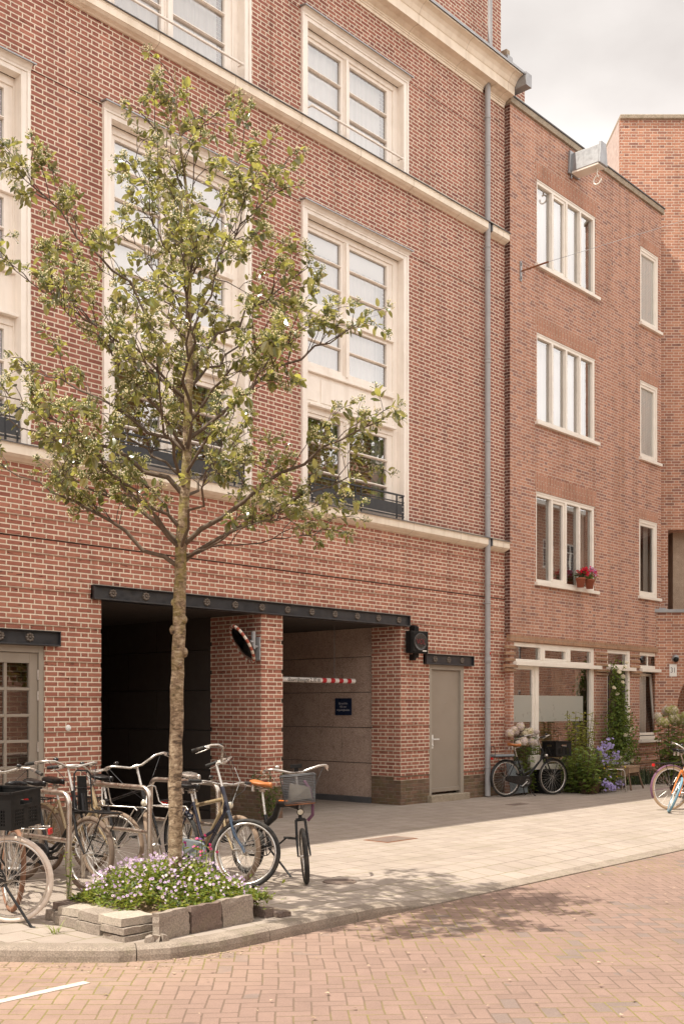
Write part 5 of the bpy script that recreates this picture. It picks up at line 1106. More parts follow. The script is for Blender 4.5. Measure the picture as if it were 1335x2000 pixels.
M['spoke']=plain('spoke_steel',(.72,.69,.64),.35,.7,var=.05)
def place(hub,front,heading,**o):
    """root location so the named hub sits over the world point"""
    wb=o.get('wb',1.10); xr=-.44 if not o.get('fold') else -.36; x=xr+wb if front else xr
    return (hub[0]-math.cos(heading)*x,hub[1]-math.sin(heading)*x)
def mk(label,hub,front,head_deg,**o):
    h=R(head_deg); return bike('bicycle',place(hub,front,h,**o),h,label,o)
G='bicycles parked around the racks'
bikes={}
bikes['A']=mk('bicycle with cream rear tyre at the left picture edge, carrying a slatted black crate',(4.61,-4.17),False,128,frame='black',tyre='white_rubber',rcarrier=1,carm='alu',stand=1,axle_stand=1,type='oma',guards=0,case=1,lean=-3,saddle='black',crank=80)
bikes['Z']=mk('bicycle with rusty brown tyres standing behind the cream tyred one',(4.86,-3.75),False,72,frame='black',tyre='rust_rubber',type='mens',guards=0,rcarrier=0,saddle_h=1.02,lean=4,bar=1.1)
bikes['B']=mk('black bicycle with tall hooped front carrier board and brown tyre',(5.84,-3.42),True,-91,frame='black',tyre='dust_rubber',fcarrier='panel',type='oma',steer=4,bar=1.12,case=1,guards=1,fguard=0,lean=-2,tyre_w=.024,saddle_h=.94,stand=0)
bikes['C']=mk('bicycle with chrome front carrier and cream head tube',(6.29,-3.17),True,-90,frame='gold',tyre='tan_rubber',fcarrier='flat',fcarm='alu',type='step',steer=22,bar=1.05,guards=1,guardm='gold',fguard=0,rusty=1,saddle_h=.93,sweep=.24,stand=0,lean=2)
bikes['D']=mk('black top-tube bicycle with swept chrome handlebar, left of the tree trunk',(6.63,-3.42),True,-90,frame='black',tyre='tan_rubber',type='mens',steer=-46,bar=1.10,drum='f',fcarrier='rigid',fcarm='alu',fguard=0,saddle_h=.95,rise=.06,lean=-2,barw=.29,stand=0)
bikes['E']=mk('champagne coloured sports bicycle with silver saddle behind the trunk',(7.02,-4.10),True,-104,frame='gold',tyre='tan_rubber',R=.325,type='mtb',flat=1,steer=12,bar=.93,guards=0,rcarrier=0,saddle_h=.97,saddle='alu',fork='gold',tyre_w=.024,head=.84,stand=0)
bikes['F']=mk('navy and blue bicycle with grey chain case, its front wheel beside the flowers',(6.90,-4.34),True,-100,frame='navy',fork='blue',tyre='rubber',R=.325,type='step',steer=50,bar=1.16,fguard=0,case=1,casem='grey_paint',rusty=1,head=.93,saddle_h=.9,lean=3,light=0,stand=0,rise=.10,sweep=.16)
bikes['G']=mk('black folding bicycle with orange stripe, brown saddle and mesh basket on its handlebar',(7.46,-4.57),True,-97,fold=1,R=.265,wb=.94,type='fold',frame='black',stripe=1,steer=-36,lean=-6,bar=1.05,head=.62,saddle='brown_leather',saddle_h=.90,grip='brown_leather',tyre_w=.024,display=1,ns=20,stand=1,rcarrier=1,guards=0,lightm='plastic',bellm='alu',ha=74)
bikes['H']=mk('black city bicycle with brown saddle and black crate, in front of the hydrangea',(17.26,-.32),False,-20,frame='black',tyre='rubber',type='step',case=1,fgl=1,saddle='brown_leather',stand='two',steer=2,hoop=1,board=1,wb=1.10,lock=1,fcarrier='flat',bar=1.10)
bikes['I']=mk('bicycle with cream tyres and purple mudguards at the right picture edge',(16.86,-3.75),False,-30,frame='black',tyre='cream_tyre',rim='white',type='oma',guards=1,guardm='purple',fgl=1,case=1,tyre_w=.024,R=.36,stand=0)
bikes['J']=mk('small orange bicycle with blue front tyre leaning at the right picture edge',(16.36,-3.98),True,-178,frame='orange_paint',tyre='blue_rubber',R=.30,wb=.95,type='step',guards=0,steer=28,bar=.98,head=.8,lean=-12,saddle='brown_leather',saddle_h=.80,rcarrier=0,tyre_w=.02,stand=0)
for k in 'ZBCDEFG': bikes[k][0]['group']=G
# plastic crates and basket
def crate(name,label,M4,Lx,Ly,H,holes=True):
    o=empty(name,M4.to_translation(),label,'crate'); o.rotation_euler=M4.to_euler(); b=MB(); t=.008; tp=.03
    def X(x,z): return x*(1-tp*(1-z/H))
    def wall(L,fr):
        hh=H
        fr(-L/2,L/2,0,.03); fr(-L/2,L/2,hh-.05,hh); fr(-L/2,-L/2+.05,.03,hh-.05); fr(L/2-.05,L/2,.03,hh-.05); fr(-.03,.03,.03,hh*.62); fr(-L/2+.05,L/2-.05,hh*.55,hh*.66)
        fr(-L/2+.05,-.075,hh*.66,hh-.05) ; fr(.075,L/2-.05,hh*.66,hh-.05)
        n=int((L/2-.08)/.022)
        for sd in (-1,1):
            for k in range(n): x=sd*(.03+(k+.5)*.022); fr(x-.004,x+.004,.03,hh*.55)
            for k in range(4): z=.03+(k+1)*(hh*.55-.03)/5; a,c=sorted((sd*.03,sd*(L/2-.05))); fr(a,c,z-.003,z+.003)
    for s in (-1,1):
        wall(Lx,lambda a,c,z0,z1,s=s: b.box(a,c,s*Ly/2-(t if s>0 else 0),s*Ly/2+(0 if s>0 else t),z0,z1)); wall(Ly-2*t,lambda a,c,z0,z1,s=s: b.box(s*Lx/2-(t if s>0 else 0),s*Lx/2+(0 if s>0 else t),a,c,z0,z1))
        b.box(-Lx/2-.008,Lx/2+.008,s*Ly/2-.012,s*Ly/2+.012,H,H+.016); b.box(s*Lx/2-.012,s*Lx/2+.012,-Ly/2,Ly/2,H,H+.016)
    for k in range(7): x=-Lx/2+.04+k*(Lx-.08)/6; b.box(x-.012,x+.012,-Ly/2+t,Ly/2-t,.0,.008)
    for k in range(5): y=-Ly/2+.04+k*(Ly-.08)/4; b.box(-Lx/2+t,Lx/2-t,y-.012,y+.012,.001,.009)
    ob=b.build('body',M['plastic'],o); return o
rA=bikes['A'][0]; d=bikes['A'][1]; bpy.context.view_layer.update()
mA=rA.matrix_world@Matrix.Translation((d['xr']+.02,0,d['W']+.41))@Matrix.Rotation(R(75),4,'Z')
cA=crate('plastic_crate','large dark slatted crate riding on the rear carrier of the cream tyred bicycle',mA,.38,.36,.27)
rH=bikes['H'][0]; d=bikes['H'][1]
mH=rH.matrix_world@d['st']@Matrix.Translation((d['xf']+.10,0,d['W']+.40))@Matrix.Rotation(R(90),4,'Z')@Matrix.Rotation(R(0),4,'X')
cH=crate('plastic_crate','black crate on the front carrier of the city bicycle by the shop window',mH,.40,.38,.26)
b=MB(); b.box(-.05,.05,-.2,-.194,.14,.19); b.build('paper_label',M['white'],cH)
# mesh basket on the folding bicycle
rG=bikes['G'][0]; d=bikes['G'][1]
bs=empty('wire_basket',(0,0,0),'rusty grey wire mesh basket hung on the folding bicycle handlebar','basket'); mG=rG.matrix_world@d['st']@Matrix.Translation(d['sf']+Vector((.15,0,-.29))); bs.location=mG.to_translation(); bs.rotation_euler=mG.to_euler()
b=MB(); HB=.27; n=26
def ring(z): k=.84+.16*z/HB; return [(-.105*k,-.165*k),(.105*k,-.165*k),(.105*k,.165*k),(-.105*k,.165*k)]
for z,r in ((HB,.006),(0,.005)): 
    q=ring(z); b.tube([(x,y,z) for x,y in q],r,6,closed=True,mi=1 if z==0 else 0)
for k in range(1,17):
    z=HB*k/17; b.tube([(x,y,z) for x,y in ring(z)],.0017,3,closed=True)
def edge(a,c,n):
    for k in range(n+1):
        t=k/n; p=[]
        for z in (0,HB): q=ring(z); A,C=q[a],q[c]; p.append((A[0]+(C[0]-A[0])*t,A[1]+(C[1]-A[1])*t,z))
        b.tube(p,.0017,3,caps=False)
edge(1,2,30); edge(0,3,30); edge(0,1,18); edge(2,3,18)
q=ring(0)
for k in range(1,14): t=k/14; b.tube([(q[0][0],q[0][1]+(q[3][1]-q[0][1])*t,0),(q[1][0],q[0][1]+(q[3][1]-q[0][1])*t,0)],.0014,3,mi=1)
b.build('mesh',[M['lead'],M['rust']],bs)
b=MB(); 
b.quad((-.075,-.13,.02),(.09,-.13,.02),(.085,.13,.03),(-.075,.13,.03)); b.quad((.06,-.12,.02),(.07,.12,.02),(.03,.10,.15),(-.02,-.08,.20)); b.build('liner',plain('dusty_liner',(.13,.11,.09),.8,0,var=.4,scale=20),bs)
# purple-sleeved cable lock on the folding bicycle's stem
b=MB(); p0=d['hb']+Vector((.03,.04,.02)); b.tube([p0+Vector((0,.02,.33)),p0+Vector((.02,.06,.26)),p0+Vector((.03,.085,.12)),p0+Vector((.02,.075,0)),p0+Vector((-.01,.03,-.05))],.016,8); lk=b.build('cable_lock',M['purple'],None); lk.matrix_world=rG.matrix_world@d['st']; tag(lk,'purple sleeved cable lock slung on the folding bicycle stem','lock')

# ---------------------------------------------------------------- stainless bicycle racks
def rack(x,label):
    r=empty('bicycle_rack',(x,-3.2,0),label,'bike rack',group='stainless hoops for parking bicycles')
    b=MB(); y0,y1,zt,rr=-.52,.52,.925,.024; pts=[(0,y0,-.05),(0,y0,zt-.10)]+[(0,y0+.10-.10*math.cos(t),zt-.10+.10*math.sin(t)) for t in [i*math.pi/12 for i in range(1,7)]]+[(0,y1-.10+.10*math.sin(t),zt-.10+.10*math.cos(t)) for t in [i*math.pi/12 for i in range(0,7)]]+[(0,y1,-.05)]
    b.tube(pts,rr,14); b.build('hoop',M['steel'],r)
    b=MB(); b.tube([(0,y0,.52),(0,y1,.52)],.021,12); b.build('crossbar',M['steel'],r)
rack(5.44,'stainless rack hoop beside the crate carrying bicycle, first from the left')
rack(6.30,'stainless rack hoop between the black bicycles left of the tree trunk')
rack(7.13,'stainless rack hoop directly behind the tree trunk and blue bicycle')
# ---------------------------------------------------------------- planter of old paving slabs
def slab(name,label,c,size,rz,mat,tilt=(0,0),group='old paving slabs edging the tree planter'):
    o=MB(); rot=Matrix.Rotation(R(rz),3,'Z')@Matrix.Rotation(R(tilt[0]),3,'X')@Matrix.Rotation(R(tilt[1]),3,'Y'); random.seed(int(abs(c[0]*1000+c[1]*77+c[2]*999)))
    # subdivided slab with chipped outline
    nx,ny=6,6; hx,hy,hz=[q/2 for q in size]
    top=[];bot=[]
    for i in range(nx+1):
        for j in range(ny+1):
            x=-hx+2*hx*i/nx; y=-hy+2*hy*j/ny; e=(i in(0,nx))+(j in(0,ny)); k=.006*min(e,1)
            x+=random.uniform(-k,k); y+=random.uniform(-k,k); top.append((x*(1-.01*e),y*(1-.01*e),hz-(.006*e)*random.random()-.002*random.random())); bot.append((x,y,-hz))
    idx=lambda i,j:i*(ny+1)+j; n=len(top); fs=[]
    for i in range(nx):
        for j in range(ny): fs.append((idx(i,j),idx(i+1,j),idx(i+1,j+1),idx(i,j+1))); fs.append((n+idx(i,j),n+idx(i,j+1),n+idx(i+1,j+1),n+idx(i+1,j)))
    for i in range(nx): fs.append((n+idx(i,0),n+idx(i+1,0),idx(i+1,0),idx(i,0))); fs.append((n+idx(i+1,ny),n+idx(i,ny),idx(i,ny),idx(i+1,ny)))
    for j in range(ny): fs.append((n+idx(0,j+1),n+idx(0,j),idx(0,j),idx(0,j+1))); fs.append((n+idx(nx,j),n+idx(nx,j+1),idx(nx,j+1),idx(nx,j)))
    o.add([rot@Vector(p) for p in top+bot],fs); ob=o.build(name,mat); ob.location=c; tag(ob,label,'slab',group); return ob
# three upright slabs along the kerb
slab('paving_slab','pale upright slab at the front corner of the planter, left of the brown one',(5.10,-5.50,.095),(.30,.20,.07),4,M['slab'],(86,0))
slab('paving_slab','dark brown upright slab in the middle of the planter front',(5.42,-5.495,.095),(.30,.20,.06),1,M['slab_dark'],(87,0))
slab('paving_slab','pale upright slab at the right end of the planter front',(5.735,-5.49,.10),(.31,.21,.07),-1,M['slab'],(86,0))
for i,(x,y,z,sx,sy,sz,rz,m,lab) in enumerate([
 (4.90,-5.28,.022,.30,.26,.045,0,'slab','lowest slab of the stack at the planter corner nearest the kerb'),
 (4.90,-5.26,.075,.31,.27,.05,2,'slab','middle slab of the stack at the planter corner nearest the kerb'),
 (4.91,-5.23,.132,.30,.28,.06,-2,'slab_pale','rough topmost slab of the stack at the planter corner'),
 (4.93,-4.93,.04,.32,.30,.075,1,'slab','lower slab of the planter side, behind the corner stack'),
 (4.94,-4.94,.115,.31,.30,.07,3,'slab','upper slab of the planter side, behind the corner stack'),
 (4.95,-4.62,.04,.31,.28,.075,0,'slab','lower slab in the middle of the planter side'),
 (4.97,-4.63,.112,.30,.28,.065,4,'slab_pale','pale upper slab in the middle of the planter side'),
 (5.02,-4.36,.04,.31,.22,.08,2,'slab','lower slab under the rack post at the planter side'),
 (5.04,-4.40,.118,.28,.20,.06,8,'slab_dark','dark upper slab next to the rack post'),
 (5.34,-4.32,.05,.32,.30,.09,-3,'slab','slab at the back edge of the planter by the bicycle wheels'),
 (5.30,-4.38,.125,.33,.22,.055,-8,'slab_pale','pale loose slab on the back edge of the planter'),
 (5.66,-4.28,.05,.30,.28,.09,4,'slab','grey slab behind the tree trunk at the planter back'),
 (5.98,-4.42,.05,.30,.28,.09,-2,'slab','grey slab at the back right of the planter'),
 (6.08,-5.30,.035,.10,.40,.07,3,'slab_dark','dark edging slab lying at the right side of the planter'),
 (6.20,-5.36,.022,.12,.44,.05,-4,'slab_dark','low broken slab beside the planter at the kerb'),
 (6.06,-4.80,.05,.10,.50,.12,2,'slab','grey edging slab at the right side of the planter'),
 (6.16,-5.08,.05,.12,.20,.09,10,'slab_dark','short dark block leaning by the right side of the planter')]):
    slab('paving_slab',lab,(x,y,z),(sx,sy,sz),rz,M[m],(random.uniform(-1.5,1.5),random.uniform(-1.5,1.5)))
random.seed(9); b=MB()
for k in range(3): b.obox((4.98-.05*k,-5.56+.02*k,.02),(.05,.04,.05),Matrix.Rotation(k*.7,3,'Z'),jit=.012)
tag(b.build('stone_chip',M['slab']),'broken grey stone chips at the foot of the pale corner slab','stone')
b=MB(); n=18
g=[[Vector((5.02+1.05*i/n,-5.45+1.10*j/n,.13+.03*math.sin(i*1.3)*math.cos(j*.9)+random.uniform(-.01,.012))) for j in range(n+1)] for i in range(n+1)]
for i in range(n):
    for j in range(n): b.quad(g[i][j],g[i+1][j],g[i+1][j+1],g[i][j+1])
tag(b.build('planter_soil',M['soil'],smooth_all=True),'dry brown soil filling the slab planter round the tree','soil',kind='stuff')
# ---------------------------------------------------------------- plants
M['green']=leaf_mat('bright_leaf',(.15,.21,.04),(.19,.24,.07),(.40,.45,.06),.5,.35,.4)
M['green2']=leaf_mat('mid_leaf',(.055,.10,.02),(.09,.13,.035),(.18,.26,.03),.4,.35,.45)
M['green3']=leaf_mat('dark_leaf',(.035,.065,.018),(.06,.09,.03),(.10,.16,.025),.35,.3,.4)
M['lime']=leaf_mat('lime_leaf',(.24,.27,.05),(.26,.28,.08),(.42,.42,.06),.5,.35,.35)
M['grass']=leaf_mat('grass_blade',(.16,.21,.05),(.18,.23,.06),(.34,.40,.08),.5,.35,.35)
M['garden']=leaf_mat('garden_leaf',(.125,.19,.045),(.17,.22,.07),(.30,.38,.06),.45,.35,.45)
def petal_mat(n,c,c2): return leaf_mat(n,c,c2,c,.6,.3,.18)
M['p_white']=petal_mat('white_petal',(.80,.72,.68),(.78,.68,.68)); M['p_lilac']=petal_mat('lilac_petal',(.62,.48,.66),(.6,.46,.64)); M['p_violet']=petal_mat('violet_petal',(.20,.07,.30),(.2,.08,.3))
M['p_cream']=petal_mat('cream_petal',(.78,.70,.54),(.74,.66,.5)); M['p_lime']=petal_mat('lime_petal',(.50,.50,.20),(.46,.46,.2)); M['p_blue']=petal_mat('lavender_petal',(.43,.36,.68),(.40,.34,.64)); M['p_red']=petal_mat('red_petal',(.68,.02,.06),(.6,.02,.05)); M['p_pink']=petal_mat('pink_petal',(.80,.10,.28),(.75,.12,.28)); M['p_yellow']=petal_mat('yellow_petal',(.75,.55,.05),(.7,.5,.05))
M['stem']=plain('green_stem',(.10,.13,.035),.6,0,var=.2,scale=20); M['woody']=plain('woody_stem',(.15,.10,.06),.8,0,var=.3,scale=20)
def rv(s=1): return Vector((random.gauss(0,s),random.gauss(0,s),random.gauss(0,s)))
def lf(b,p,d,L,w=.5,mi=0,fold=.2,n=None):
    d=d.normalized(); n=n or (UP+rv(.4)).normalized(); y=n.cross(d); y=y.normalized() if y.length>1e-4 else d.orthogonal().normalized(); z=d.cross(y)
    P=lambda t,s: p+d*(t*L)+y*(s*w*L)+z*(abs(s)*fold*L-.12*L*t*t)
    b.add([P(0,0),P(.3,.36),P(.65,.42),P(1,0),P(.65,-.42),P(.3,-.36),P(.35,0),P(.7,0)],[(0,6,1),(6,7,2,1),(7,3,2),(0,5,6),(5,4,7,6),(4,3,7)],mi)
def blossom(b,c,n,r,mi,k=5):
    n=n.normalized(); u=n.orthogonal().normalized(); v=n.cross(u); a0=random.random()*6
    for i in range(k):
        a=a0+i*6.283/k; d=u*math.cos(a)+v*math.sin(a); e=n.cross(d)
        b.add([c,c+d*r*.6+e*r*.48+n*r*.15,c+d*r+n*r*.1,c+d*r*.6-e*r*.48+n*r*.15],[(0,1,2,3)],mi)
def blade(b,p,d,L,wd,mi=0,droop=.4,n=6):
    s=d.cross(UP); s=s.normalized() if s.length>1e-4 else Vector((1,0,0)); vs=[]
    for i in range(n+1):
        t=i/n; q=p+d*L*t+Vector((d.x,d.y,0))*droop*L*t*t-UP*droop*.5*L*t*t; ww=wd*(1-t**2)*.5+.0004; vs+=[q+s*ww,q-s*ww]
    b.add(vs,[(2*i,2*i+1,2*i+3,2*i+2) for i in range(n)],mi)
# pansy and weed cover in the planter
random.seed(33); b=MB()
def bed(x,y): return max(0,min(1,1-((abs(x-5.58)/.60)**3)))*max(0,min(1,1-(abs(y+4.92)/.60)**4))
for i in range(8600):
    x=random.uniform(5.0,6.16); y=random.uniform(-5.46,-4.35); h=bed(x,y)
    if h<=0 or (x<5.15 and y<-5.15): continue
    top=.14+(.06+.22*min(1,(y+5.5)/.55))*h*random.uniform(.3,1.08); p=Vector((x,y,top)); d=Vector((random.gauss(0,1),random.gauss(0,1),random.uniform(-.2,.9)))
    lf(b,p,d,random.uniform(.022,.055),random.uniform(.4,.6),random.choice([0,0,0,0,1,2,2]))
for i in range(540):
    x=random.uniform(5.02,6.1); y=random.uniform(-5.42,-4.38); h=bed(x,y)
    if h<=.1 or (x<5.15 and y<-5.15): continue
    top=.17+(.06+.22*min(1,(y+5.5)/.55))*h+random.uniform(-.03,.05); p=Vector((x,y,top)); n=Vector((-.25+random.gauss(0,.4),-.6+random.gauss(0,.4),.55))
    blossom(b,p,n,random.uniform(.009,.015),random.choice([3,4,4,4,4]),5)
    if random.random()<.6: blossom(b,p+n.normalized()*.003,n,.006,5,3)
tag(b.build('pansy_cover',[M['green'],M['green2'],M['lime'],M['p_white'],M['p_lilac'],M['p_violet']]),'pale lilac pansies and bright green leaves covering the planter round the tree','ground cover',kind='stuff')
# single taller plants in the planter
b=MB(); random.seed(3); o=empty('iris_plant',(5.33,-4.98,.14),'tall green sword leaves rising from the pansies left of the trunk','plant')
for k in range(5): blade(b,Vector((random.uniform(-.03,.03),random.uniform(-.03,.03),0)),(UP+Vector((-.25+.12*k,-.1,0))).normalized(),random.uniform(.35,.62),.018,0,.35)
b.build('leaves',M['grass'],o)
o=empty('iris_plant',(5.78,-5.05,.14),'short sword leaves in the pansies right of the trunk','plant'); b=MB()
for k in range(3): blade(b,Vector((random.uniform(-.03,.03),0,0)),(UP+Vector((.2*k-.05,.1,0))).normalized(),random.uniform(.3,.5),.022,0,.15)
b.build('leaves',M['grass'],o)
o=empty('weed_plant',(6.0,-4.75,.1),'leafy upright weed with violet and pink flowers at the back right of the planter','plant'); b=MB(); f=MB()
for k in range(5):
    a=Vector((random.uniform(-.08,.08),random.uniform(-.08,.08),0)); tpt=a*1.6+UP*random.uniform(.34,.52); b.tube([a,tpt],.004,4,mi=1)
    for q in range(12): lf(b,a.lerp(tpt,.2+.8*q/12),Vector((math.cos(q*2.4),math.sin(q*2.4),.45)),random.uniform(.05,.09),.42,0)
    for q in range(5): blossom(f,tpt+rv(.02),rv()+UP,.016,random.choice([0,1]))
b.build('leaves',[M['green'],M['stem']],o); f.build('blossoms',[M['p_violet'],M['p_pink']],o)
o=empty('weed_plant',(6.12,-5.18,.06),'bright green weed spilling over the right edge of the planter','plant'); b=MB()
for k in range(260): p=Vector((random.gauss(0,.09),random.gauss(0,.11),abs(random.gauss(.03,.06)))); lf(b,p,rv()+UP*.4,random.uniform(.03,.055),.5,0)
b.build('leaves',M['green'],o)
o=empty('weed_plant',(5.36,-3.80,0),'thin leafy weed climbing against the left rack post','plant'); b=MB()
for k in range(3):
    a=Vector((random.uniform(-.04,.04),random.uniform(-.04,.04),0)); tpt=a+UP*random.uniform(.3,.5)+rv(.03); b.tube([a,tpt],.003,4,mi=1)
    for q in range(14): lf(b,a.lerp(tpt,.15+.85*q/14),Vector((math.cos(q*2.4),math.sin(q*2.4),.4)),random.uniform(.03,.05),.5,0)
b.build('leaves',[M['green'],M['stem']],o)
for (x,y,lab) in ((4.62,-4.75,'small grass tuft in a joint of the pavement near the kerb'),(5.5,-3.95,'small flowering tuft at the foot of the left rack post')):
    o=empty('grass_tuft',(x,y,0),lab,'plant'); b=MB()
    for k in range(26): a=random.random()*6.28; blade(b,Vector((random.gauss(0,.03),random.gauss(0,.03),0)),(UP+Vector((math.cos(a),math.sin(a),0))*.6).normalized(),random.uniform(.06,.15),.006,0,.5,4)
    b.build('blades',M['grass'],o)
o=empty('shrub',(11.22,-.22,0),'small bright green shrub growing at the foot of the brick pier','shrub'); b=MB()
for k in range(14):
    a=Vector((random.gauss(0,.06),random.gauss(0,.05),0)); tpt=a+Vector((random.gauss(0,.14),random.gauss(0,.10),random.uniform(.35,.75))); b.tube([a,tpt],.004,4,mi=1)
    for q in range(20): lf(b,a.lerp(tpt,.15+.85*q/20),rv()+UP*.3,random.uniform(.05,.09),.38,0)
b.build('foliage',[M['green2'],M['woody']],o)
# -------- front garden of the orange house
def stems_bush(o,n,sx,sy,h0,h1,leafL,lm,per=16,w=.45,lean=Vector((0,-.12,0)),name='foliage'):
    b=MB(); tops=[]
    for k in range(n):
        a=Vector((random.uniform(-sx,sx)*.5,random.uniform(-sy,sy)*.5,0)); t=Vector((a.x*2+random.gauss(0,.05),a.y*2,random.uniform(h0,h1)))+lean; b.tube([a,a.lerp(t,.5)+UP*.03,t],.005,4,mi=1)
        for q in range(per): p=a.lerp(t,.12+.88*q/per)+rv(.02); lf(b,p,Vector((math.cos(q*2.4+k),math.sin(q*2.4+k),random.uniform(-.2,.5))),leafL*random.uniform(.6,1.2),w,0)
        tops.append(t)
    b.build(name,[lm,M['woody']],o); return tops
def ball(b,c,r,mis,n=60):
    for i in range(n):
        z=1-2*(i+.5)/n; a=i*2.39996; s=math.sqrt(1-z*z); d=Vector((s*math.cos(a),s*math.sin(a),z)); blossom(b,c+d*r*random.uniform(.88,1),d,r*.30,random.choice(mis),4)
    b.sphere(c,r*.8,8,5,mi=mis[0])
random.seed(12)
o=empty('hydrangea',(18.20,-.20,0),'hydrangea bush with white flower balls under the shop window, behind the black bicycle','shrub'); tops=stems_bush(o,40,.55,.12,.6,1.2,.12,M['garden'],18,.5,Vector((0,0,0))); f=MB()
for k,t in enumerate(sorted(tops,key=lambda v:-v.z)[:8]): ball(f,t+UP*.05,random.uniform(.05,.08),[0,0,0,1] if k%3 else [1,2,1],46)
for c in ((-.55,-.05,1.25),(-.42,-.1,1.30),(-.62,0,1.18),(-.30,-.1,1.02),(-.05,-.12,1.0),(.12,-.1,.98),(-.5,-.1,.98),(-.5,.05,.42)): ball(f,Vector(c),random.uniform(.06,.085),[0,0,1],50)
f.build('blossoms',[M['p_white'],M['p_cream'],M['p_lime']],o)
o=empty('yellow_shrub',(19.72,-.38,0),'tall yellow-green shrub with fine leaves in front of the shop window','shrub'); stems_bush(o,26,.38,.2,.9,1.6,.10,M['lime'],46,.42)
o=empty('ornamental_grass',(19.15,-.58,0),'arching pale green grass clump beneath the shop window','plant'); b=MB()
for k in range(260): a=random.random()*6.28; blade(b,Vector((random.gauss(0,.08),random.gauss(0,.06),0)),(UP+Vector((math.cos(a),math.sin(a),0))*random.uniform(.1,.5)).normalized(),random.uniform(.6,1.15),.010,0,.45)
b.build('blades',M['grass'],o)
o=empty('phlox_bush',(19.22,-.86,0),'sprawling green bush with lavender blue flowers in a pot beside the chair','shrub'); tops=stems_bush(o,95,.68,.45,.25,.9,.14,M['garden'],24,.42,Vector((.05,-.12,0))); f=MB()
random.seed(5)
for c,n_,s in (((.42,-.25,.92),34,.10),((.28,-.2,.82),18,.07),((.36,-.22,.72),18,.06),((.98,-.15,.66),18,.07),((.88,-.2,.54),20,.08),((.55,-.25,.62),20,.07),((-.05,-.5,.20),26,.09),((.08,-.5,.16),18,.06),((.60,-.42,.15),16,.07),((.32,-.45,.10),12,.05),((-.2,-.3,.35),12,.08),((.2,-.35,.6),10,.08),((.85,-.2,.72),8,.07)):
    for k in range(n_): blossom(f,Vector(c)+rv(s*.55),Vector((-.4,-.7,.5))+rv(.3),random.uniform(.024,.034),0,5)
for k in range(16): blossom(f,Vector((random.uniform(-.3,.9),-.35,random.uniform(.3,.6)))+rv(.05),Vector((-.4,-.7,.5)),.02,1,5)
f.build('blossoms',[M['p_blue'],M['p_yellow']],o)
b=MB(); b.lathe([(0,0),(.17,0),(.21,.20),(.225,.20),(.225,.23),(.2,.23),(.19,.2),(0,.19)],n=24); pt=b.build('flower_pot',M['old_wood']); pt.location=(19.05,-1.05,0); tag(pt,'low brown pot under the lavender blue flowers','pot')
b=MB(); b.box(-.20,.20,-.18,.18,0,.42); b.box(-.22,.22,-.2,.2,.42,.46); pt=b.build('planter_box',M['plastic'],bevel=.01); pt.location=(18.55,-.42,0); tag(pt,'black square planter box under the hydrangea behind the city bicycle','planter')
b=MB(); b.obox((0,0,.34),(.55,.03,.62),Matrix.Rotation(R(-12),3,'X')); pt=b.build('board',M['grey_paint'],bevel=.004); pt.location=(17.75,-.24,0); tag(pt,'grey board leaning on the wall behind the rear wheel of the city bicycle','board')
# pale metal basket chair between bicycle and hydrangea
b=MB(); b.box(-.12,.12,-.1,.1,.35,.62); b.tube([(.10,-.1,.55),(.2,-.1,.60),(.2,.1,.60),(.1,.1,.55)],.01,6); pt=b.build('watering_can',M['ivory'],bevel=.01); pt.location=(18.30,-.30,.12); tag(pt,'pale watering can standing behind the frame of the city bicycle','watering can')
# climbing rose
o=empty('climbing_rose',(21.25,-.30,0),'climbing rose with creamy white flowers rising beside the dark front door','plant'); b=MB(); f=MB(); random.seed(17)
stm=[]
for k in range(9):
    x0=random.uniform(-.12,.12); pts=[Vector((x0,0,0))]; hgt=random.uniform(1.3,2.75)
    for i in range(1,9): t=i/8; pts.append(Vector((x0*.6+.10*math.sin(t*5+k)+.12*t*(-.2 if k%2 else .6)+(.2*(1-t)),-.03-.08*math.sin(t*3+k)-.08*random.random(),hgt*t)))
    b.tube(pts,.007,5,mi=1); stm.append(pts)
for pts in stm:
    for i in range(len(pts)-1):
        for q in range(48):
            p=pts[i].lerp(pts[i+1],random.random()); zz=p.z
            if zz<.55 and random.random()<.75: continue
            spread=.58*max(.24,1-abs(zz-.75)/1.3); p=p+Vector((random.gauss(.06,spread*.55),-abs(random.gauss(0,.10)),random.gauss(0,.06))); d=rv()+Vector((0,-.4,-.1))
            for e in (-.6,0,.6): lf(b,p,d+Vector((e,0,.2*e)),random.uniform(.045,.075),.55,0)
b.build('foliage',[M['garden'],M['woody']],o)
for c in ((-.02,-.15,1.95),(-.15,-.15,2.08),(.14,-.2,2.32),(.12,-.2,2.20),(.02,-.18,2.42),(.32,-.2,2.62),(.22,-.2,2.52),(.28,-.2,1.36),(.36,-.2,1.42),(.32,-.22,1.30),(.30,-.2,1.10),(.40,-.2,1.16),(.55,-.2,1.20),(.20,-.22,1.08),(.05,-.2,.60),(.55,-.2,.52),(.4,-.2,1.62)):
    for rr_,k in ((.055,6),(.042,5),(.028,5)): blossom(f,Vector(c)+Vector((0,-.012*(3-k%3),0)),Vector((-.5,-.75,.3))+rv(.2),rr_*random.uniform(.8,1.1),0,k)
f.build('blossoms',[M['p_cream']],o)
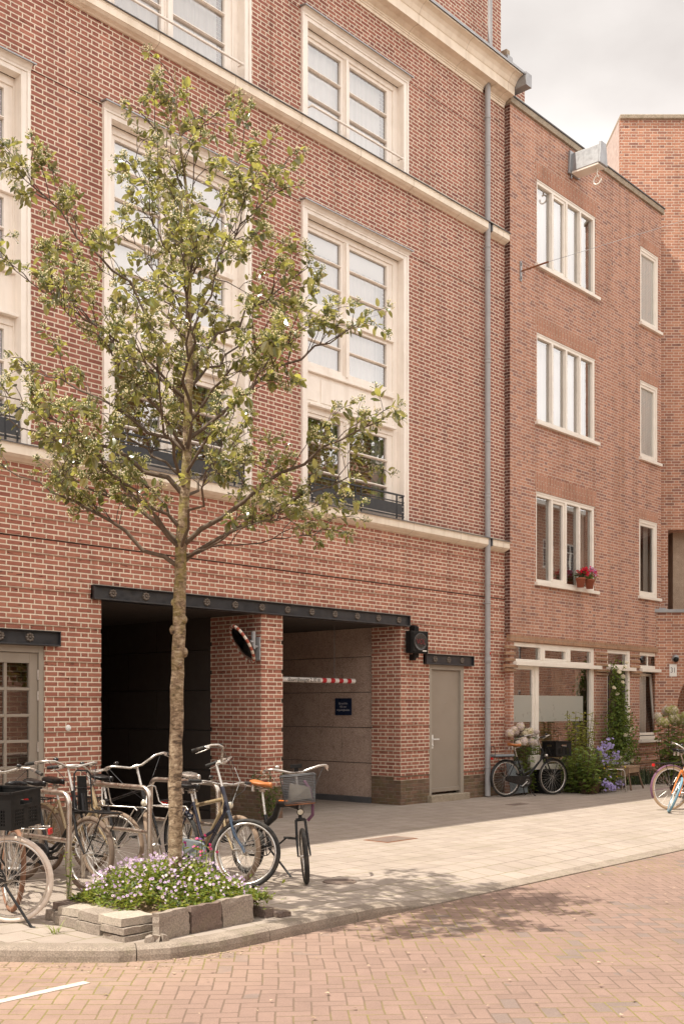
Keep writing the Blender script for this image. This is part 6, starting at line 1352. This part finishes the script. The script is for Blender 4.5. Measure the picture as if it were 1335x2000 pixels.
# hydrangea at the corner building
o=empty('hydrangea',(22.75,-1.0,0),'tall hydrangea with lime green flower balls at the corner building','shrub'); random.seed(6); tops=stems_bush(o,50,.55,.4,.6,1.6,.15,M['garden'],18,.5,Vector((.1,-.1,0))); f=MB()
for k,t in enumerate(sorted(tops,key=lambda v:-v.z)[:22]): ball(f,t+UP*.04,random.uniform(.075,.12),[0,0,1] if k%4 else [1,2],46)
f.build('blossoms',[M['p_lime'],M['p_cream'],M['p_white']],o)
o=empty('lavender',(22.2,-.52,0),'low dusky green lavender mound below the kitchen window','shrub'); b=MB()
for k in range(520): a=random.random()*6.28; blade(b,Vector((random.gauss(0,.28),random.gauss(0,.14),0)),(UP+Vector((math.cos(a),math.sin(a),0))*random.uniform(.1,.6)).normalized(),random.uniform(.22,.5),.012,0,.3,4)
b.build('blades',leaf_mat('dusky_leaf',(.06,.08,.04),(.08,.10,.06),(.1,.14,.06),.6,.3,.4),o)
# chair, bench table, zinc tub
s=empty('chair',(19.78,-1.15,0),'old chair with tubular steel legs and a grey curved back','chair',rz=R(38)); b=MB()
for sx in (-1,1): b.tube([(sx*.20,-.23,0),(sx*.19,-.20,.40),(sx*.19,-.17,.445),(sx*.19,.15,.445),(sx*.19,.19,.47),(sx*.185,.26,.80)],.011,8); b.tube([(sx*.20,.22,0),(sx*.19,.14,.44)],.011,8)
b.tube([(-.19,-.17,.445),(.19,-.17,.445)],.010,8); b.build('frame',M['alu'],s)
b=MB(); b.box(-.19,.19,-.20,.19,.455,.472); b.build('seat',M['wood'],s,bevel=.008)
b=MB(); 
for i in range(10):
    a0=-.5+i*.1; a1=a0+.1
    p=lambda a,z,r: (r*math.sin(a)*1.0,.64-.42*math.cos(a)+(z-.6)*.2,z)
    b.add([p(a0,.60,.42),p(a1,.60,.42),p(a1,.83,.42),p(a0,.83,.42),p(a0,.60,.43),p(a1,.60,.43),p(a1,.83,.43),p(a0,.83,.43)],[(0,1,2,3),(7,6,5,4),(3,2,6,7),(1,0,4,5)]+([(0,3,7,4)] if i==0 else [])+([(2,1,5,6)] if i==9 else []))
b.build('backrest',M['grey_paint'],s)
s=empty('trestle_table',(20.55,-1.08,0),'small weathered wooden trestle with splayed legs in front of the zinc tub','table',rz=R(8)); b=MB(); b.box(-.34,.34,-.14,.14,.44,.475); b.box(-.31,.31,-.13,-.105,.34,.44); b.box(-.31,.31,.105,.13,.34,.44); b.build('top',M['wood'],s,bevel=.004)
b=MB(); b.box(-.345,-.32,-.11,.11,.28,.44); b.box(.32,.345,-.11,.11,.26,.44); b.build('apron',M['wood'],s,bevel=.003)
for sx in (-1,1):
    for sy in (-1,1): b=MB(); b.tube([(sx*.27,sy*.09,.44),(sx*.36,sy*.20,.0)],[.022,.018],4); b.build('leg',M['old_wood'],s)
t=empty('zinc_tub',(20.85,-.62,0),'round zinc tub with a dented lid standing behind the wooden trestle','tub'); b=MB(); b.lathe([(0,.0),(.19,0),(.215,.2),(.218,.215),(.218,.225),(.235,.48),(.245,.485),(.22,.48),(.185,.02),(0,.02)],n=28); b.build('body',M['zinc'],t)
b=MB(Matrix.Translation((0,0,.50))); b.lathe([(0,.055),(.2,.045),(.275,.02),(.285,.0),(.275,-.006),(0,.0)],n=32); b.build('lid',M['zinc'],t)
b=MB(); b.box(-.2,.2,-.12,.12,0,.22); b.box(-.2,.2,-.14,-.12,.03,.09); b.box(-.2,.2,-.14,-.12,.13,.19); t=b.build('wooden_box',M['old_wood'],bevel=.004); t.location=(20.3,-.62,0); tag(t,'old wooden box on the ground behind the chair','box')
# flower pots on the sill
for x,lab,pm,seed,mb in ((20.05,'terracotta pot with deep red geraniums on the window sill, left of the pink one','p_red',1,'green3'),(20.42,'terracotta pot with pink geraniums on the window sill, right of the red one','p_pink',2,'green')):
    o=empty('geranium_pot',(x,-.285,4.125),lab,'flower pot'); random.seed(seed)
    b=MB(); b.lathe([(0,0),(.07,0),(.095,.16),(.105,.16),(.105,.195),(.092,.195),(.088,.17),(0,.165)],n=20); b.build('pot',M['terracotta'],o)
    b=MB(); f=MB()
    for k in range(120): p=Vector((random.gauss(0,.08),random.gauss(0,.05),.20+abs(random.gauss(.03,.05)))); lf(b,p,rv()+UP*.5,random.uniform(.035,.06),.8,0)
    for k in range(10):
        c=Vector((random.uniform(-.17,.17),random.uniform(-.12,.03),random.uniform(.27,.42))); b.tube([Vector((c.x*.3,c.y*.3,.18)),c],.003,4,mi=1)
        for q in range(20): blossom(f,c+rv(.028),rv()+UP*.6,.022,random.choice([0,0,1]) if seed==2 else 0,5)
    b.build('leaves',[M[mb],M['stem']],o); f.build('blossoms',[M[pm],M['p_lilac']],o)
# covers in the pavement
b=MB(); b.box(-.30,.30,-.20,.20,-.02,.004); b.box(-.27,.27,-.17,.17,.004,.006,1); t=b.build('inspection_cover',[M['rust'],M['slab_dark']]); t.location=(10.72,-2.93,0); tag(t,'rusty rectangular inspection cover in the pavement at the edge of the building shade','cover')
b=MB(); b.lathe([(0,.004),(.13,.004),(.14,.008),(.16,.008),(.165,-.01)],n=32); t=b.build('gully_cover',M['slab_dark']); t.location=(7.78,-4.72,0); tag(t,'small round iron cover in the pavement beside the folding bicycle wheel','cover')
b=MB(); b.box(-.22,.22,-.1,.1,-.02,.004); t=b.build('inspection_cover',M['slab_dark']); t.location=(16.05,-1.35,0); tag(t,'small dark inspection cover in the shaded pavement before the downpipe','cover')
# ---------------------------------------------------------------- trees across the road (mirrored in the lower window panes)
def big_tree(x,y,h,cr,label,seed):
    random.seed(seed); o=empty('street_tree',(x,y,-.1),label,'tree'); b=MB(); f=MB(); b.tube([(0,0,0),(.05,0,h*.3),(0,.05,h*.6),(0,0,h*.9)],[.16,.13,.08,.02],10)
    for k in range(120):
        a=random.random()*6.28; z=h*random.uniform(.3,.95); rr=cr*math.sqrt(max(.05,1-((z-h*.62)/(h*.42))**2))*random.uniform(.4,1); e=Vector((rr*math.cos(a),rr*math.sin(a),z)); b.tube([(0,0,z*.7),e],[.03,.008],5)
        for q in range(60): p=e+rv(.48); lf(f,p,rv(),random.uniform(.26,.46),.6,random.choice([0,0,1]))
    b.build('trunk',M['bark'],o); f.build('crown',[M['green2'],M['lime']],o)
big_tree(25,-18.9,14.5,3.6,'leafy street tree across the road, nearest to the bend',1); big_tree(33,-18.9,15,3.8,'leafy street tree across the road, far end of the row',2); big_tree(15.5,-19.5,9,2.4,'leafy street tree across the road opposite the garage',3); big_tree(20,-19.2,11,3.0,'leafy street tree across the road opposite the downpipe',4)
